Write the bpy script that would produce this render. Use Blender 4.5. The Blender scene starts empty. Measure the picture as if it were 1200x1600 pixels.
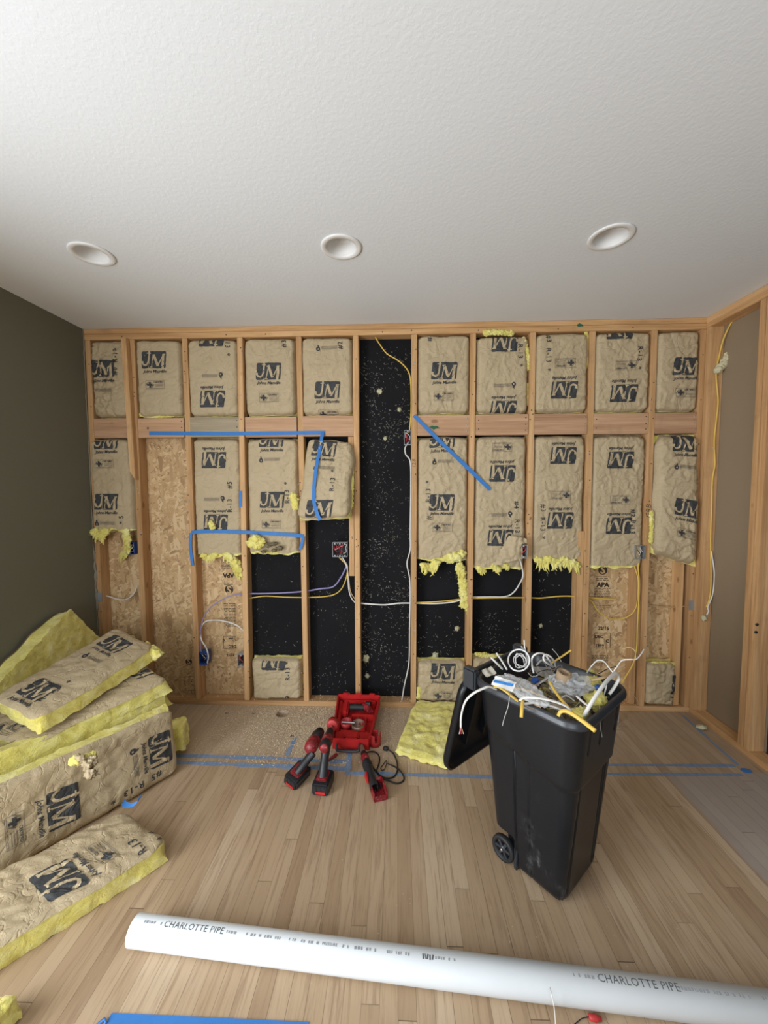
import bpy, bmesh, math, random
from mathutils import Vector, Matrix, noise
from math import sin, cos, pi, radians as rad

# ------------------------------------------------------------------ camera, world, light, exposure
sc = bpy.context.scene
COL = sc.collection
F_PX = 599.39
CAM = Vector((0.0, -2.7267, 1.6003))
AR = Vector((0.99940753, 0.03421144, -0.00376482))
AU = Vector((0.00172286, 0.05952107, 0.99822556))
AF = Vector((-0.03437482, 0.99764063, -0.05942687))
cd = bpy.data.cameras.new('camera')
cam = bpy.data.objects.new('camera', cd); COL.objects.link(cam)
cd.sensor_fit = 'VERTICAL'; cd.sensor_height = 36.0; cd.lens = F_PX / 1600 * 36.0
cd.clip_start = 0.02; cd.clip_end = 60
M = Matrix((AR, AU, -AF)).transposed().to_4x4(); M.translation = CAM
cam.matrix_world = M
sc.camera = cam
sc.view_settings.view_transform = 'Standard'; sc.view_settings.look = 'None'
sc.view_settings.gamma = 1.0; sc.view_settings.use_curve_mapping = False
sc.view_settings.exposure = 0.0

w = bpy.data.worlds.new('sky'); sc.world = w; w.use_nodes = True
w.node_tree.nodes['Background'].inputs[0].default_value = (0.75, 0.85, 1.0, 1)
w.node_tree.nodes['Background'].inputs[1].default_value = 1.0

def area(name, loc, target, sx, sy, power, col):
    l = bpy.data.lights.new(name, 'AREA'); l.shape = 'RECTANGLE'; l.size = sx; l.size_y = sy
    l.energy = power; l.color = col
    o = bpy.data.objects.new(name, l); COL.objects.link(o); o.location = loc
    d = Vector(target) - Vector(loc)
    o.rotation_euler = d.to_track_quat('-Z', 'Y').to_euler()
    return o
# daylight through the patio door in the left wall and the window in the rear wall (both beside / behind the camera)
area('daylight_patio_door', (-2.36, -3.05, 1.15), (0, -3.05, 1.15), 1.9, 2.0, 140, (0.90, 0.955, 1.0))
area('daylight_rear_window', (-0.75, -5.9, 1.35), (-0.75, 0, 1.35), 2.5, 1.7, 74, (0.92, 0.965, 1.0))

def bp(px, py, ax, val):
    """point where the photograph's sight line through (px,py) meets the real plane coordinate[ax] = val"""
    d = AF + AR * ((px - 600) / F_PX) - AU * ((py - 800) / F_PX)
    t = (val - CAM[ax]) / d[ax]
    return CAM + d * t
def wl(px, py, y=0.0): return bp(px, py, 1, y)
def fl(px, py, z=0.0): return bp(px, py, 2, z)

# ------------------------------------------------------------------ material helpers
class NT:
    def __init__(s, name):
        s.m = bpy.data.materials.new(name); s.m.use_nodes = True
        s.t = s.m.node_tree; s.n = s.t.nodes; s.n.clear()
        s.out = s.n.new('ShaderNodeOutputMaterial'); s.b = s.n.new('ShaderNodeBsdfPrincipled')
        s.t.links.new(s.b.outputs[0], s.out.inputs[0])
    def N(s, typ, **k):
        n = s.n.new('ShaderNode' + typ)
        for a, v in k.items():
            if a.startswith('i_'):
                n.inputs[a[2:].replace('_', ' ')].default_value = v
            else: setattr(n, a, v)
        return n
    def L(s, a, b): s.t.links.new(a, b)
    def coord(s, which='Object', scale=(1, 1, 1), loc=(0, 0, 0), rot=(0, 0, 0)):
        c = s.N('TexCoord'); mp = s.N('Mapping')
        mp.inputs['Scale'].default_value = scale; mp.inputs['Location'].default_value = loc; mp.inputs['Rotation'].default_value = rot
        s.L(c.outputs[which], mp.inputs[0]); return mp.outputs[0]
    def math(s, op, a, b=None, c=None):
        n = s.N('Math', operation=op)
        for i, v in enumerate((a, b, c)):
            if v is None: continue
            if isinstance(v, (int, float)): n.inputs[i].default_value = v
            else: s.L(v, n.inputs[i])
        return n.outputs[0]
    def mix(s, f, a, b, mode='MIX'):
        n = s.N('Mix', data_type='RGBA', blend_type=mode)
        for i, v in ((0, f), (6, a), (7, b)):
            if isinstance(v, (int, float)): n.inputs[i].default_value = v
            elif isinstance(v, tuple): n.inputs[i].default_value = v if len(v) == 4 else v + (1,)
            else: s.L(v, n.inputs[i])
        return n.outputs[2]
    def noise(s, vec, scale, detail=3, rough=.55, dist=0):
        n = s.N('TexNoise'); n.inputs['Scale'].default_value = scale; n.inputs['Detail'].default_value = detail
        n.inputs['Roughness'].default_value = rough; n.inputs['Distortion'].default_value = dist
        s.L(vec, n.inputs['Vector']); return n.outputs[0]
    def ramp(s, f, *st):
        n = s.N('ValToRGB'); e = n.color_ramp.elements
        while len(e) < len(st): e.new(.5)
        for i, (p, c) in enumerate(st): e[i].position = p; e[i].color = c if len(c) == 4 else tuple(c) + (1,)
        s.L(f, n.inputs[0]); return n.outputs[0]
    def sstep(s, v, lo, hi):
        n = s.N('MapRange', interpolation_type='SMOOTHSTEP')
        n.inputs[1].default_value = lo; n.inputs[2].default_value = hi; s.L(v, n.inputs[0]); return n.outputs[0]
    def bump(s, h, dist, strength=1.0, prev=None):
        n = s.N('Bump'); n.inputs['Strength'].default_value = strength; n.inputs['Distance'].default_value = dist
        s.L(h, n.inputs['Height'])
        if prev is not None: s.L(prev, n.inputs['Normal'])
        return n.outputs[0]
    def done(s, col=None, rough=.6, bump=None, metal=0, spec=.5, **k):
        b = s.b
        if col is not None:
            if isinstance(col, tuple): b.inputs['Base Color'].default_value = col if len(col) == 4 else col + (1,)
            else: s.L(col, b.inputs['Base Color'])
        if isinstance(rough, (int, float)): b.inputs['Roughness'].default_value = rough
        else: s.L(rough, b.inputs['Roughness'])
        b.inputs['Metallic'].default_value = metal; b.inputs['Specular IOR Level'].default_value = spec
        if bump is not None: s.L(bump, b.inputs['Normal'])
        for a, v in k.items(): b.inputs[a.replace('_', ' ')].default_value = v
        return s.m

def plain(name, col, rough=.5, metal=0, spec=.5, var=.12, bscale=60, bd=.0006, **k):
    t = NT(name); v = t.coord()
    n = t.noise(v, 9, 3); c = t.mix(n, tuple(x * (1 - var) for x in col), tuple(min(1, x * (1 + var)) for x in col))
    b = t.bump(t.noise(v, bscale, 2), bd, .6)
    return t.done(c, rough, b, metal, spec, **k)

def wood(name, axis, c1, c2, c3, knots=True):
    t = NT(name)
    oi = t.N('ObjectInfo'); c = t.N('TexCoord'); vm = t.N('VectorMath', operation='ADD')
    cx = t.N('CombineXYZ')
    r = t.math('MULTIPLY', oi.outputs['Random'], 37.0)
    for i in range(3): t.L(r, cx.inputs[i])
    t.L(c.outputs['Object'], vm.inputs[0]); t.L(cx.outputs[0], vm.inputs[1])
    mp = t.N('Mapping'); s = [26, 26, 26]; s[axis] = 1.1; mp.inputs['Scale'].default_value = s
    t.L(vm.outputs[0], mp.inputs[0])
    g = t.noise(mp.outputs[0], 1.0, 4, .6, .6)
    mp2 = t.N('Mapping'); s = [120, 120, 120]; s[axis] = 5; mp2.inputs['Scale'].default_value = s; t.L(vm.outputs[0], mp2.inputs[0])
    g2 = t.noise(mp2.outputs[0], 1.0, 3, .6)
    f = t.math('ADD', t.math('MULTIPLY', g, .7), t.math('MULTIPLY', g2, .3))
    col = t.ramp(f, (.30, c1), (.5, c2), (.68, c3))
    tint = t.ramp(oi.outputs['Random'], (0, (.86, .83, .80)), (.5, (1, .97, .95)), (1, (1.06, 1.03, .98)))
    col = t.mix(1.0, col, tint, 'MULTIPLY')
    if knots:
        mp3 = t.N('Mapping'); s = [9, 9, 9]; s[axis] = 4.5; mp3.inputs['Scale'].default_value = s; t.L(vm.outputs[0], mp3.inputs[0])
        vo = t.N('TexVoronoi'); vo.inputs['Scale'].default_value = 1.0; vo.inputs['Randomness'].default_value = 1; t.L(mp3.outputs[0], vo.inputs['Vector'])
        k = t.math('SUBTRACT', 1.0, t.sstep(vo.outputs['Distance'], .07, .15))
        pick = t.math('GREATER_THAN', t.N('SeparateColor').outputs[0], .5)
        sep = t.N('SeparateColor'); t.L(vo.outputs['Color'], sep.inputs[0])
        k = t.math('MULTIPLY', k, t.math('GREATER_THAN', sep.outputs[0], .55))
        col = t.mix(t.math('MULTIPLY', k, .6), col, (.14, .06, .025))
    # grime / smudges
    n = t.noise(vm.outputs[0], 7, 4, .6)
    col = t.mix(t.math('MULTIPLY', t.sstep(n, .55, .8), .3), col, (.22, .15, .09))
    return t.done(col, .68, t.bump(g2, .0008, .5), spec=.3)

STUDC = ((.38, .20, .085), (.56, .335, .155), (.70, .46, .24))
m_wz = wood('pine_vertical', 2, *STUDC)
m_wx = wood('pine_horizontal', 0, *STUDC)
m_wy = wood('pine_depth', 1, *STUDC)
BLKC = ((.36, .20, .115), (.50, .305, .18), (.62, .41, .26))
m_blk = wood('pine_blocking', 0, *BLKC)
m_blkgrey = wood('weathered_blocking', 0, (.27, .22, .15), (.36, .30, .21), (.45, .38, .28), False)

def mk_osb():
    t = NT('osb'); c = t.coord(scale=(1, 1, 1))
    base = None
    wv = t.N('TexNoise'); wv.inputs['Scale'].default_value = 5; t.L(c, wv.inputs['Vector'])
    col = None; hgt = None
    for i, (ang, sx, sz) in enumerate(((.25, 95, 16), (-.5, 80, 15), (1.15, 100, 19), (-1.1, 110, 22), (.05, 60, 11))):
        mp = t.N('Mapping'); mp.inputs['Rotation'].default_value = (0, ang, 0); mp.inputs['Location'].default_value = (i * 3.1, 0, i * 1.7)
        t.L(c, mp.inputs[0])
        m2 = t.N('Mapping'); m2.inputs['Scale'].default_value = (sx * .62, 1, sz * 1.0); t.L(mp.outputs[0], m2.inputs[0])
        vo = t.N('TexVoronoi'); vo.inputs['Scale'].default_value = 1.0; vo.feature = 'F1'; t.L(m2.outputs[0], vo.inputs['Vector'])
        sep = t.N('SeparateColor'); t.L(vo.outputs['Color'], sep.inputs[0])
        cc = t.ramp(sep.outputs[0], (0, (.30, .165, .065)), (.12, (.48, .295, .135)), (.6, (.60, .395, .195)), (1, (.78, .58, .34)))
        if col is None: col = cc; hgt = sep.outputs[0]
        else:
            f = t.math('GREATER_THAN', sep.outputs[1], .64)
            col = t.mix(f, col, cc); 
            hgt = t.math('ADD', hgt, t.math('MULTIPLY', sep.outputs[0], f))
    for ang in (.5, -.9):
        mp = t.N('Mapping'); mp.inputs['Rotation'].default_value = (0, ang, 0); t.L(c, mp.inputs[0])
        m2 = t.N('Mapping'); m2.inputs['Scale'].default_value = (75, 1, 16); t.L(mp.outputs[0], m2.inputs[0])
        vo = t.N('TexVoronoi'); vo.inputs['Scale'].default_value = 1.0; t.L(m2.outputs[0], vo.inputs['Vector'])
        sep = t.N('SeparateColor'); t.L(vo.outputs['Color'], sep.inputs[0])
        dk = t.math('MULTIPLY', t.math('LESS_THAN', vo.outputs['Distance'], .24), t.math('GREATER_THAN', sep.outputs[0], .6))
        lt = t.math('GREATER_THAN', sep.outputs[1], .5)
        col = t.mix(t.math('MULTIPLY', dk, .65), col, t.mix(lt, (.16, .085, .035), (.88, .68, .42)))
    g = t.noise(t.coord(scale=(60, 60, 60)), 3, 3)
    col = t.mix(.22, col, t.mix(g, (.30, .19, .09), (.74, .55, .34)), 'MIX')
    return t.done(col, .6, t.bump(hgt, .001, .5), spec=.35)
m_osb = mk_osb()

def mk_black():
    t = NT('black_sheathing'); c = t.coord()
    n = t.noise(c, 3, 3)
    col = t.mix(n, (.006, .006, .007), (.016, .016, .018))
    vo = t.N('TexVoronoi'); vo.inputs['Scale'].default_value = 85; t.L(c, vo.inputs['Vector'])
    d = t.math('LESS_THAN', vo.outputs['Distance'], .16)
    cl = t.math('GREATER_THAN', t.noise(c, 7, 4, .7), .56)
    col = t.mix(t.math('MULTIPLY', t.math('MULTIPLY', d, cl), .25), col, (.3, .29, .24))
    return t.done(col, .8, t.bump(t.noise(c, 120, 3), .001, .5), spec=.12)
m_black = mk_black()

def mk_paper(name, c1, c2):
    t = NT(name); c = t.coord()
    n = t.noise(c, 4, 4, .6)
    col = t.mix(n, c1, c2)
    fib = t.noise(t.coord(scale=(6, 6, 60)), 14, 3)
    h1 = t.noise(c, 26, 4, .6, 1.2)
    rid = t.math('ABSOLUTE', t.math('SUBTRACT', t.noise(c, 11, 2, .5, .8), .5))
    b = t.bump(t.sstep(rid, 0, .04), .0030, .5)
    rid2 = t.math('ABSOLUTE', t.math('SUBTRACT', t.noise(c, 24, 3, .6, 1.4), .5))
    b = t.bump(t.sstep(rid2, 0, .10), .0020, .3, b)
    b = t.bump(h1, .004, .45, b)
    b = t.bump(fib, .0004, .5, b)
    return t.done(col, .62, b, spec=.3)
m_paper = mk_paper('kraft_paper', (.43, .335, .20), (.54, .43, .275))
m_ink = mk_paper('printed_ink', (.040, .041, .043), (.062, .063, .065))
m_ink2 = mk_paper('printed_fine_lines', (.16, .135, .10), (.20, .17, .13))

def mk_fiber():
    t = NT('yellow_fiberglass'); c = t.coord()
    n = t.noise(c, 14, 5, .65, .6); n2 = t.noise(t.coord(scale=(30, 30, 110)), 1.2, 4, .6)
    col = t.ramp(n, (.28, (.60, .50, .10)), (.5, (.80, .71, .20)), (.72, (.92, .86, .43)))
    col = t.mix(t.math('MULTIPLY', t.sstep(n2, .5, .8), .35), col, (.93, .88, .50))
    b = t.bump(n, .012, .7); b = t.bump(n2, .005, .6, b); b = t.bump(t.noise(c, 160, 2), .002, .5, b)
    return t.done(col, .95, b, spec=.1, Sheen_Weight=.25)
m_fib = mk_fiber()
m_fibdark = plain('dusty_fiberglass', (.20, .16, .09), .95, var=.5, bscale=60, bd=.01)

def mk_ceiling():
    t = NT('ceiling_texture'); c = t.coord()
    n = t.noise(c, 62, 3, .55); n2 = t.noise(c, 150, 2)
    h = t.math('ADD', t.math('MULTIPLY', t.sstep(n, .42, .62), .6), t.math('MULTIPLY', n2, .5))
    return t.done((.755, .77, .785), .9, t.bump(h, .0008, .32), spec=.1)
m_ceil = mk_ceiling()
def mk_paint(name, col):
    t = NT(name); c = t.coord()
    n = t.noise(c, 40, 3)
    sm = t.sstep(t.noise(c, 2.2, 5, .7), .60, .78)
    cc = t.mix(t.math('MULTIPLY', sm, .12), col, tuple(x * 1.9 for x in col))
    return t.done(cc, .75, t.bump(n, .001, .4), spec=.25)
m_olive = mk_paint('olive_wall_paint', (.165, .158, .115))
m_grey = mk_paint('grey_wall_paint', (.22, .22, .21))
m_drywall = mk_paint('drywall_back_paper', (.285, .215, .14))
m_gyp = plain('white_gypsum_edge', (.24, .205, .15), .9, var=.35)

def mk_floor():
    t = NT('oak_strip_floor'); c = t.N('TexCoord'); s = t.N('SeparateXYZ'); t.L(c.outputs['Object'], s.inputs[0])
    x, y = s.outputs[0], s.outputs[1]
    W = .0572
    xr = t.math('DIVIDE', x, W); row = t.math('FLOOR', xr); fx = t.math('FRACT', xr)
    wn = t.N('TexWhiteNoise', noise_dimensions='1D'); t.L(row, wn.inputs['W'])
    y2 = t.math('DIVIDE', t.math('ADD', y, t.math('MULTIPLY', wn.outputs[0], 5.0)), 1.25)
    seg = t.math('FLOOR', y2); fy = t.math('FRACT', y2)
    cb = t.N('CombineXYZ'); t.L(row, cb.inputs[0]); t.L(seg, cb.inputs[1])
    wn2 = t.N('TexWhiteNoise', noise_dimensions='2D'); t.L(cb.outputs[0], wn2.inputs['Vector'])
    idv = wn2.outputs[0]
    base = t.ramp(idv, (0, (.37, .25, .15)), (.3, (.44, .31, .19)), (.7, (.48, .345, .22)), (1, (.54, .405, .27)))
    cv = t.N('CombineXYZ'); t.L(t.math('MULTIPLY', x, 55), cv.inputs[0]); t.L(t.math('MULTIPLY', y, 3.2), cv.inputs[1]); t.L(t.math('MULTIPLY', idv, 40), cv.inputs[2])
    g = t.noise(cv.outputs[0], 1.0, 5, .65, 1.0)
    base = t.mix(t.math('MULTIPLY', t.sstep(g, .46, .74), .62), base, (.22, .13, .07))
    cv2 = t.N('CombineXYZ'); t.L(t.math('MULTIPLY', x, 260), cv2.inputs[0]); t.L(t.math('MULTIPLY', y, 9), cv2.inputs[1]); t.L(t.math('MULTIPLY', idv, 20), cv2.inputs[2])
    g2 = t.noise(cv2.outputs[0], 1.0, 2)
    base = t.mix(t.math('MULTIPLY', t.sstep(g2, .55, .8), .25), base, (.22, .14, .08))
    # the far right strips are grey and unfinished
    bl = t.noise(c.outputs['Object'], 3.0, 4)
    gz = t.math('MULTIPLY', t.sstep(t.math('ADD', x, t.math('MULTIPLY', bl, .04)), 1.50, 1.53), t.sstep(t.math('MULTIPLY', y, -1.0), .57, .61))
    base = t.mix(t.math('MULTIPLY', gz, .72), base, t.mix(g, (.30, .27, .255), (.44, .40, .38)))
    # dusty sanded strip between the tape and the wall
    dz = t.sstep(t.math('ADD', y, t.math('MULTIPLY', bl, .2)), -.52, -.32)
    base = t.mix(t.math('MULTIPLY', dz, .45), base, t.mix(bl, (.36, .27, .19), (.52, .43, .32)))
    spk = t.noise(c.outputs['Object'], 95, 3, .7); inn = t.math('MULTIPLY', dz, t.math('SUBTRACT', 1.0, t.sstep(t.math('ABSOLUTE', t.math('ADD', x, .55)), .45, .95)))
    base = t.mix(t.math('MULTIPLY', inn, .55), base, t.mix(t.sstep(spk, .36, .60), (.38, .27, .18), (.72, .58, .42)))
    # pale dust blotches
    bl2 = t.noise(c.outputs['Object'], 1.7, 5, .65)
    base = t.mix(t.math('MULTIPLY', t.sstep(bl2, .5, .75), .18), base, (.62, .54, .44))
    ex = t.math('MINIMUM', fx, t.math('SUBTRACT', 1.0, fx)); ey = t.math('MINIMUM', fy, t.math('SUBTRACT', 1.0, fy))
    gapx = t.math('LESS_THAN', ex, .013); gapy = t.math('LESS_THAN', ey, .0012)
    gap = t.math('MAXIMUM', gapx, gapy)
    vary = t.math('MULTIPLY', gap, t.math('ADD', .35, t.math('MULTIPLY', wn.outputs[0], .5)))
    base = t.mix(vary, base, (.07, .045, .025))
    hb = t.math('SUBTRACT', t.math('MULTIPLY', g, .25), gap)
    return t.done(base, t.math('ADD', .42, t.math('MULTIPLY', g, .25)), t.bump(hb, .0012, .5), spec=.35)
m_floor = mk_floor()

m_bin = None
def mk_bin():
    t = NT('black_bin_plastic'); c = t.coord()
    n = t.noise(c, 8, 5, .7); n2 = t.noise(t.coord(scale=(14, 14, 3)), 1.6, 5, .7)
    s = t.N('SeparateXYZ'); cc = t.N('TexCoord'); t.L(cc.outputs['Object'], s.inputs[0])
    low = t.sstep(t.math('MULTIPLY', s.outputs[2], -1.0), -.5, -.05)
    d = t.math('MULTIPLY', t.math('MULTIPLY', t.sstep(n, .52, .76), t.sstep(n2, .45, .7)), t.math('ADD', .06, t.math('MULTIPLY', low, .9)))
    col = t.mix(d, (.006, .0075, .010), (.13, .13, .13))
    return t.done(col, .36, t.bump(t.noise(c, 220, 2), .0006, .5), spec=.45)
m_bin = mk_bin()
m_rim = plain('bin_rim_plastic', (.032, .035, .041), .34, var=.3)
m_rubber = plain('black_rubber', (.014, .014, .015), .6)
m_tool_black = plain('tool_black_plastic', (.018, .018, .021), .45, var=.5)
def grimy(name, c1, c2, c3, rough):
    t = NT(name); c = t.coord(); n = t.noise(c, 30, 4, .7); n2 = t.noise(c, 75, 4, .7)
    col = t.mix(t.sstep(n, .4, .6), c1, c2); col = t.mix(t.math('MULTIPLY', t.sstep(n2, .56, .70), .8), col, c3)
    return t.done(col, rough, t.bump(n2, .001, .5))
m_tool_red = grimy('tool_red_plastic', (.34, .016, .022), (.17, .012, .016), (.40, .25, .22), .42)
m_red = plain('red_case_plastic', (.50, .018, .018), .42, var=.35)
m_redcup = plain('hole_saw_red', (.45, .03, .03), .45, var=.3)
m_steel = plain('steel', (.52, .52, .53), .35, metal=.9)
m_galv = plain('galvanised_steel', (.40, .43, .46), .45, metal=.6, var=.2)
m_rust = plain('worn_saw_steel', (.30, .19, .14), .5, metal=.5, var=.4)
m_boxgrey = plain('grey_electrical_box', (.35, .36, .37), .5)
m_boxblue = plain('blue_electrical_box', (.02, .075, .30), .45)
m_boxin = plain('dark_box_inside', (.02, .02, .025), .7)
m_white_cable = plain('white_cable', (.74, .72, .68), .45, var=.06)
m_yellow_cable = plain('yellow_cable', (.72, .48, .09), .45, var=.08)
m_tan_cable = plain('cream_cable', (.55, .38, .20), .5, var=.08)
m_purple_cable = plain('purple_cable', (.27, .24, .46), .45, var=.08)
m_grey_cable = plain('grey_cable', (.45, .43, .40), .5, var=.1)
m_copper = plain('copper_wire', (.65, .33, .18), .35, metal=.8)
m_redwire = plain('red_wire', (.62, .04, .05), .4)
m_whitepl = plain('white_trim_plastic', (.78, .77, .75), .45, var=.03)
m_lens = plain('frosted_lamp_lens', (.62, .61, .62), .5, var=.02)
m_pvc = plain('white_pvc', (.70, .73, .75), .32, var=.03, bd=.0002)
m_cardboard = plain('cardboard', (.36, .25, .15), .8, var=.2)
m_dust = plain('sawdust', (.70, .56, .38), .95, var=.25)
m_fleck = plain('fibre_flecks', (.42, .40, .33), .95, var=.3)
m_green = plain('green_paint_mark', (.02, .12, .06), .8)
m_hole = plain('drilled_hole_wood', (.17, .11, .065), .9)
m_maroon = plain('maroon_cloth', (.20, .02, .09), .8)
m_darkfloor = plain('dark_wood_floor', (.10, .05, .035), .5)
m_pencil = plain('pencil_marks', (.06, .05, .04), .7)
m_bluelabel = plain('blue_label', (.03, .22, .62), .4)

def mk_tape(name, worn):
    t = NT(name); c = t.coord(); n = t.noise(c, 16, 5, .7)
    col = t.mix(n, (.035, .16, .47), (.06, .23, .57))
    if worn:
        g = t.sstep(t.noise(t.coord(scale=(40, 6, 1)), 1.5, 5, .75), .36, .72)
        col = t.mix(t.math('MULTIPLY', g, .6), (.15, .27, .46), (.46, .41, .35))
        col = t.mix(t.math('MULTIPLY', n, .3), col, (.10, .18, .34))
    return t.done(col, .55, t.bump(n, .0006, .5), spec=.3)
m_tape = mk_tape('blue_painters_tape', False)
m_tapeworn = mk_tape('worn_blue_floor_tape', True)

def mk_bag():
    t = NT('clear_plastic_bag'); c = t.coord(); n = t.noise(c, 16, 3, .55, 2.0)
    b = t.bump(n, .02, 1.0)
    t.b.inputs['Alpha'].default_value = .3
    return t.done((.95, .98, 1.0), .08, b, spec=1.0)
m_bag = mk_bag()

# ------------------------------------------------------------------ mesh helpers
class MB:
    def __init__(s): s.v = []; s.f = []; s.mi = []; s.sm = []
    def add(s, vs, fs, mi=0, sm=False):
        o = len(s.v); s.v += [tuple(v) for v in vs]
        for f in fs: s.f.append(tuple(i + o for i in f)); s.mi.append(mi); s.sm.append(sm)
        return s
    def box(s, a, b, mi=0, bev=0, mat=None):
        (x0, y0, z0), (x1, y1, z1) = a, b
        if x0 > x1: x0, x1 = x1, x0
        if y0 > y1: y0, y1 = y1, y0
        if z0 > z1: z0, z1 = z1, z0
        if bev <= 0:
            vs = [(x0, y0, z0), (x1, y0, z0), (x1, y1, z0), (x0, y1, z0), (x0, y0, z1), (x1, y0, z1), (x1, y1, z1), (x0, y1, z1)]
            fs = [(0, 3, 2, 1), (4, 5, 6, 7), (0, 1, 5, 4), (1, 2, 6, 5), (2, 3, 7, 6), (3, 0, 4, 7)]
        else:
            bm = bmesh.new(); bmesh.ops.create_cube(bm, size=1)
            for v in bm.verts:
                v.co = Vector(((x0 + x1) / 2 + v.co.x * (x1 - x0), (y0 + y1) / 2 + v.co.y * (y1 - y0), (z0 + z1) / 2 + v.co.z * (z1 - z0)))
            bmesh.ops.bevel(bm, geom=bm.edges[:], offset=bev, segments=2, affect='EDGES')
            bm.verts.index_update()
            vs = [v.co.copy() for v in bm.verts]; fs = [[v.index for v in f.verts] for f in bm.faces]; bm.free()
        if mat: vs = [mat @ Vector(v) for v in vs]
        return s.add(vs, fs, mi)
    def rings(s, rings, mi=0, close=False, caps=True, sm=True):
        n = len(rings[0]); vs = [v for r in rings for v in r]; fs = []
        R = len(rings)
        for i in range(R - 1 + (1 if close else 0)):
            for j in range(n):
                a = i * n + j; b = i * n + (j + 1) % n; k = ((i + 1) % R) * n
                fs.append((a, b, k + (j + 1) % n, k + j))
        s.add(vs, fs, mi, sm)
        if caps and not close:
            s.add(rings[0], [tuple(range(n))[::-1]], mi); s.add(rings[-1], [tuple(range(n))], mi)
        return s
    def tube(s, pts, r, n=8, mi=0, r2=None, caps=True):
        pts = [Vector(p) for p in pts]; rings = []
        t0 = (pts[1] - pts[0]).normalized(); up = Vector((0, 0, 1)) if abs(t0.z) < .9 else Vector((1, 0, 0))
        a = t0.cross(up).normalized()
        for i, p in enumerate(pts):
            t = (pts[min(i + 1, len(pts) - 1)] - pts[max(i - 1, 0)])
            t = t.normalized() if t.length > 1e-9 else t0
            a = (a - t * a.dot(t)); a = a.normalized() if a.length > 1e-6 else t.orthogonal().normalized()
            b = t.cross(a); rr = r[i] if isinstance(r, (list, tuple)) else r; q = rr if r2 is None else r2
            rings.append([p + a * (rr * cos(2 * pi * k / n)) + b * (q * sin(2 * pi * k / n)) for k in range(n)])
        return s.rings(rings, mi, caps=caps)
    def lathe(s, prof, n=24, mat=None, mi=0, close=False, caps=False):
        rings = []
        for (r, z) in prof:
            rg = [Vector((r * cos(2 * pi * k / n), r * sin(2 * pi * k / n), z)) for k in range(n)]
            rings.append([mat @ v for v in rg] if mat else rg)
        return s.rings(rings, mi, close=close, caps=caps)
    def poly(s, pts, thick_vec, mi=0):
        n = len(pts); a = [Vector(p) for p in pts]; b = [p + Vector(thick_vec) for p in a]
        s.add(a + b, [tuple(range(n)), tuple(range(2 * n - 1, n - 1, -1))] + [(i, (i + 1) % n + 0, (i + 1) % n + n, i + n)[::-1] for i in range(n)], mi)
        return s

def mesh_obj(name, mb, mats, parent=None, loc=None, smooth=None):
    me = bpy.data.meshes.new(name)
    off = Vector(loc) if loc is not None else Vector((0, 0, 0))
    me.from_pydata([tuple(Vector(v) - off) for v in mb.v], [], mb.f)
    if not isinstance(mats, (list, tuple)): mats = [mats]
    for m in mats: me.materials.append(m)
    me.polygons.foreach_set('material_index', mb.mi)
    me.polygons.foreach_set('use_smooth', [bool(x) if smooth is None else smooth for x in mb.sm])
    me.update()
    bm = bmesh.new(); bm.from_mesh(me); bmesh.ops.recalc_face_normals(bm, faces=bm.faces) if smooth is None else None; bm.to_mesh(me); bm.free()
    o = bpy.data.objects.new(name, me); COL.objects.link(o)
    if loc is not None: o.location = off
    if parent is not None:
        o.parent = parent
        if loc is None and parent.get('world_parts'):
            o.matrix_parent_inverse = parent.matrix_basis.inverted()
    return o
def tag(o, label, cat, group=None, kind=None):
    if label: o['label'] = label
    if cat: o['category'] = cat
    if group: o['group'] = group
    if kind: o['kind'] = kind
    return o
def thing(name, label, cat, loc=(0, 0, 0), rot=(0, 0, 0), group=None, world_parts=False):
    o = bpy.data.objects.new(name, None); COL.objects.link(o); o.empty_display_size = .05
    o.location = loc; o.rotation_euler = rot
    if world_parts: o['world_parts'] = 1
    return tag(o, label, cat, group)
def wpart(name, mb, mats, parent, smooth=None, label=None):
    """part given in world coordinates, parented to an unrotated empty"""
    off = Vector(parent.location)
    o = mesh_obj(name, mb, mats, None, loc=off, smooth=smooth)
    o.parent = parent; o.location = (0, 0, 0)
    if label: o['label'] = label
    return o
def sub(name, mb, mats, part, smooth=None, label=None):
    """sub-part in world coordinates below a part whose own origin equals the thing's"""
    off = Vector(part.parent.location)
    o = mesh_obj(name, mb, mats, None, loc=off, smooth=smooth)
    o.parent = part; o.location = (0, 0, 0)
    if label: o['label'] = label
    return o
def solo(name, mb, mats, label, cat, loc=None, group=None, kind=None, smooth=None):
    if loc is None:
        xs = [v[0] for v in mb.v]; ys = [v[1] for v in mb.v]; zs = [v[2] for v in mb.v]
        loc = ((min(xs) + max(xs)) / 2, (min(ys) + max(ys)) / 2, min(zs))
    return tag(mesh_obj(name, mb, mats, None, loc=loc, smooth=smooth), label, cat, group, kind)
def structure(name, mb, mats, smooth=None, loc=(0, 0, 0)):
    o = mesh_obj(name, mb, mats, None, loc=loc, smooth=smooth); o['kind'] = 'structure'; return o
def spline(pts, k=8):
    pts = [Vector(p) for p in pts]
    if len(pts) < 3: return [pts[0].lerp(pts[1], i / k) for i in range(k + 1)]
    P = [pts[0] * 2 - pts[1]] + pts + [pts[-1] * 2 - pts[-2]]; out = []
    for i in range(1, len(P) - 2):
        for j in range(k):
            t = j / k; a, b, c, d = P[i - 1:i + 3]
            out.append(.5 * ((2 * b) + (c - a) * t + (2 * a - 5 * b + 4 * c - d) * t * t + (3 * b - a - 3 * c + d) * t ** 3))
    return out + [pts[-1]]
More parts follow.
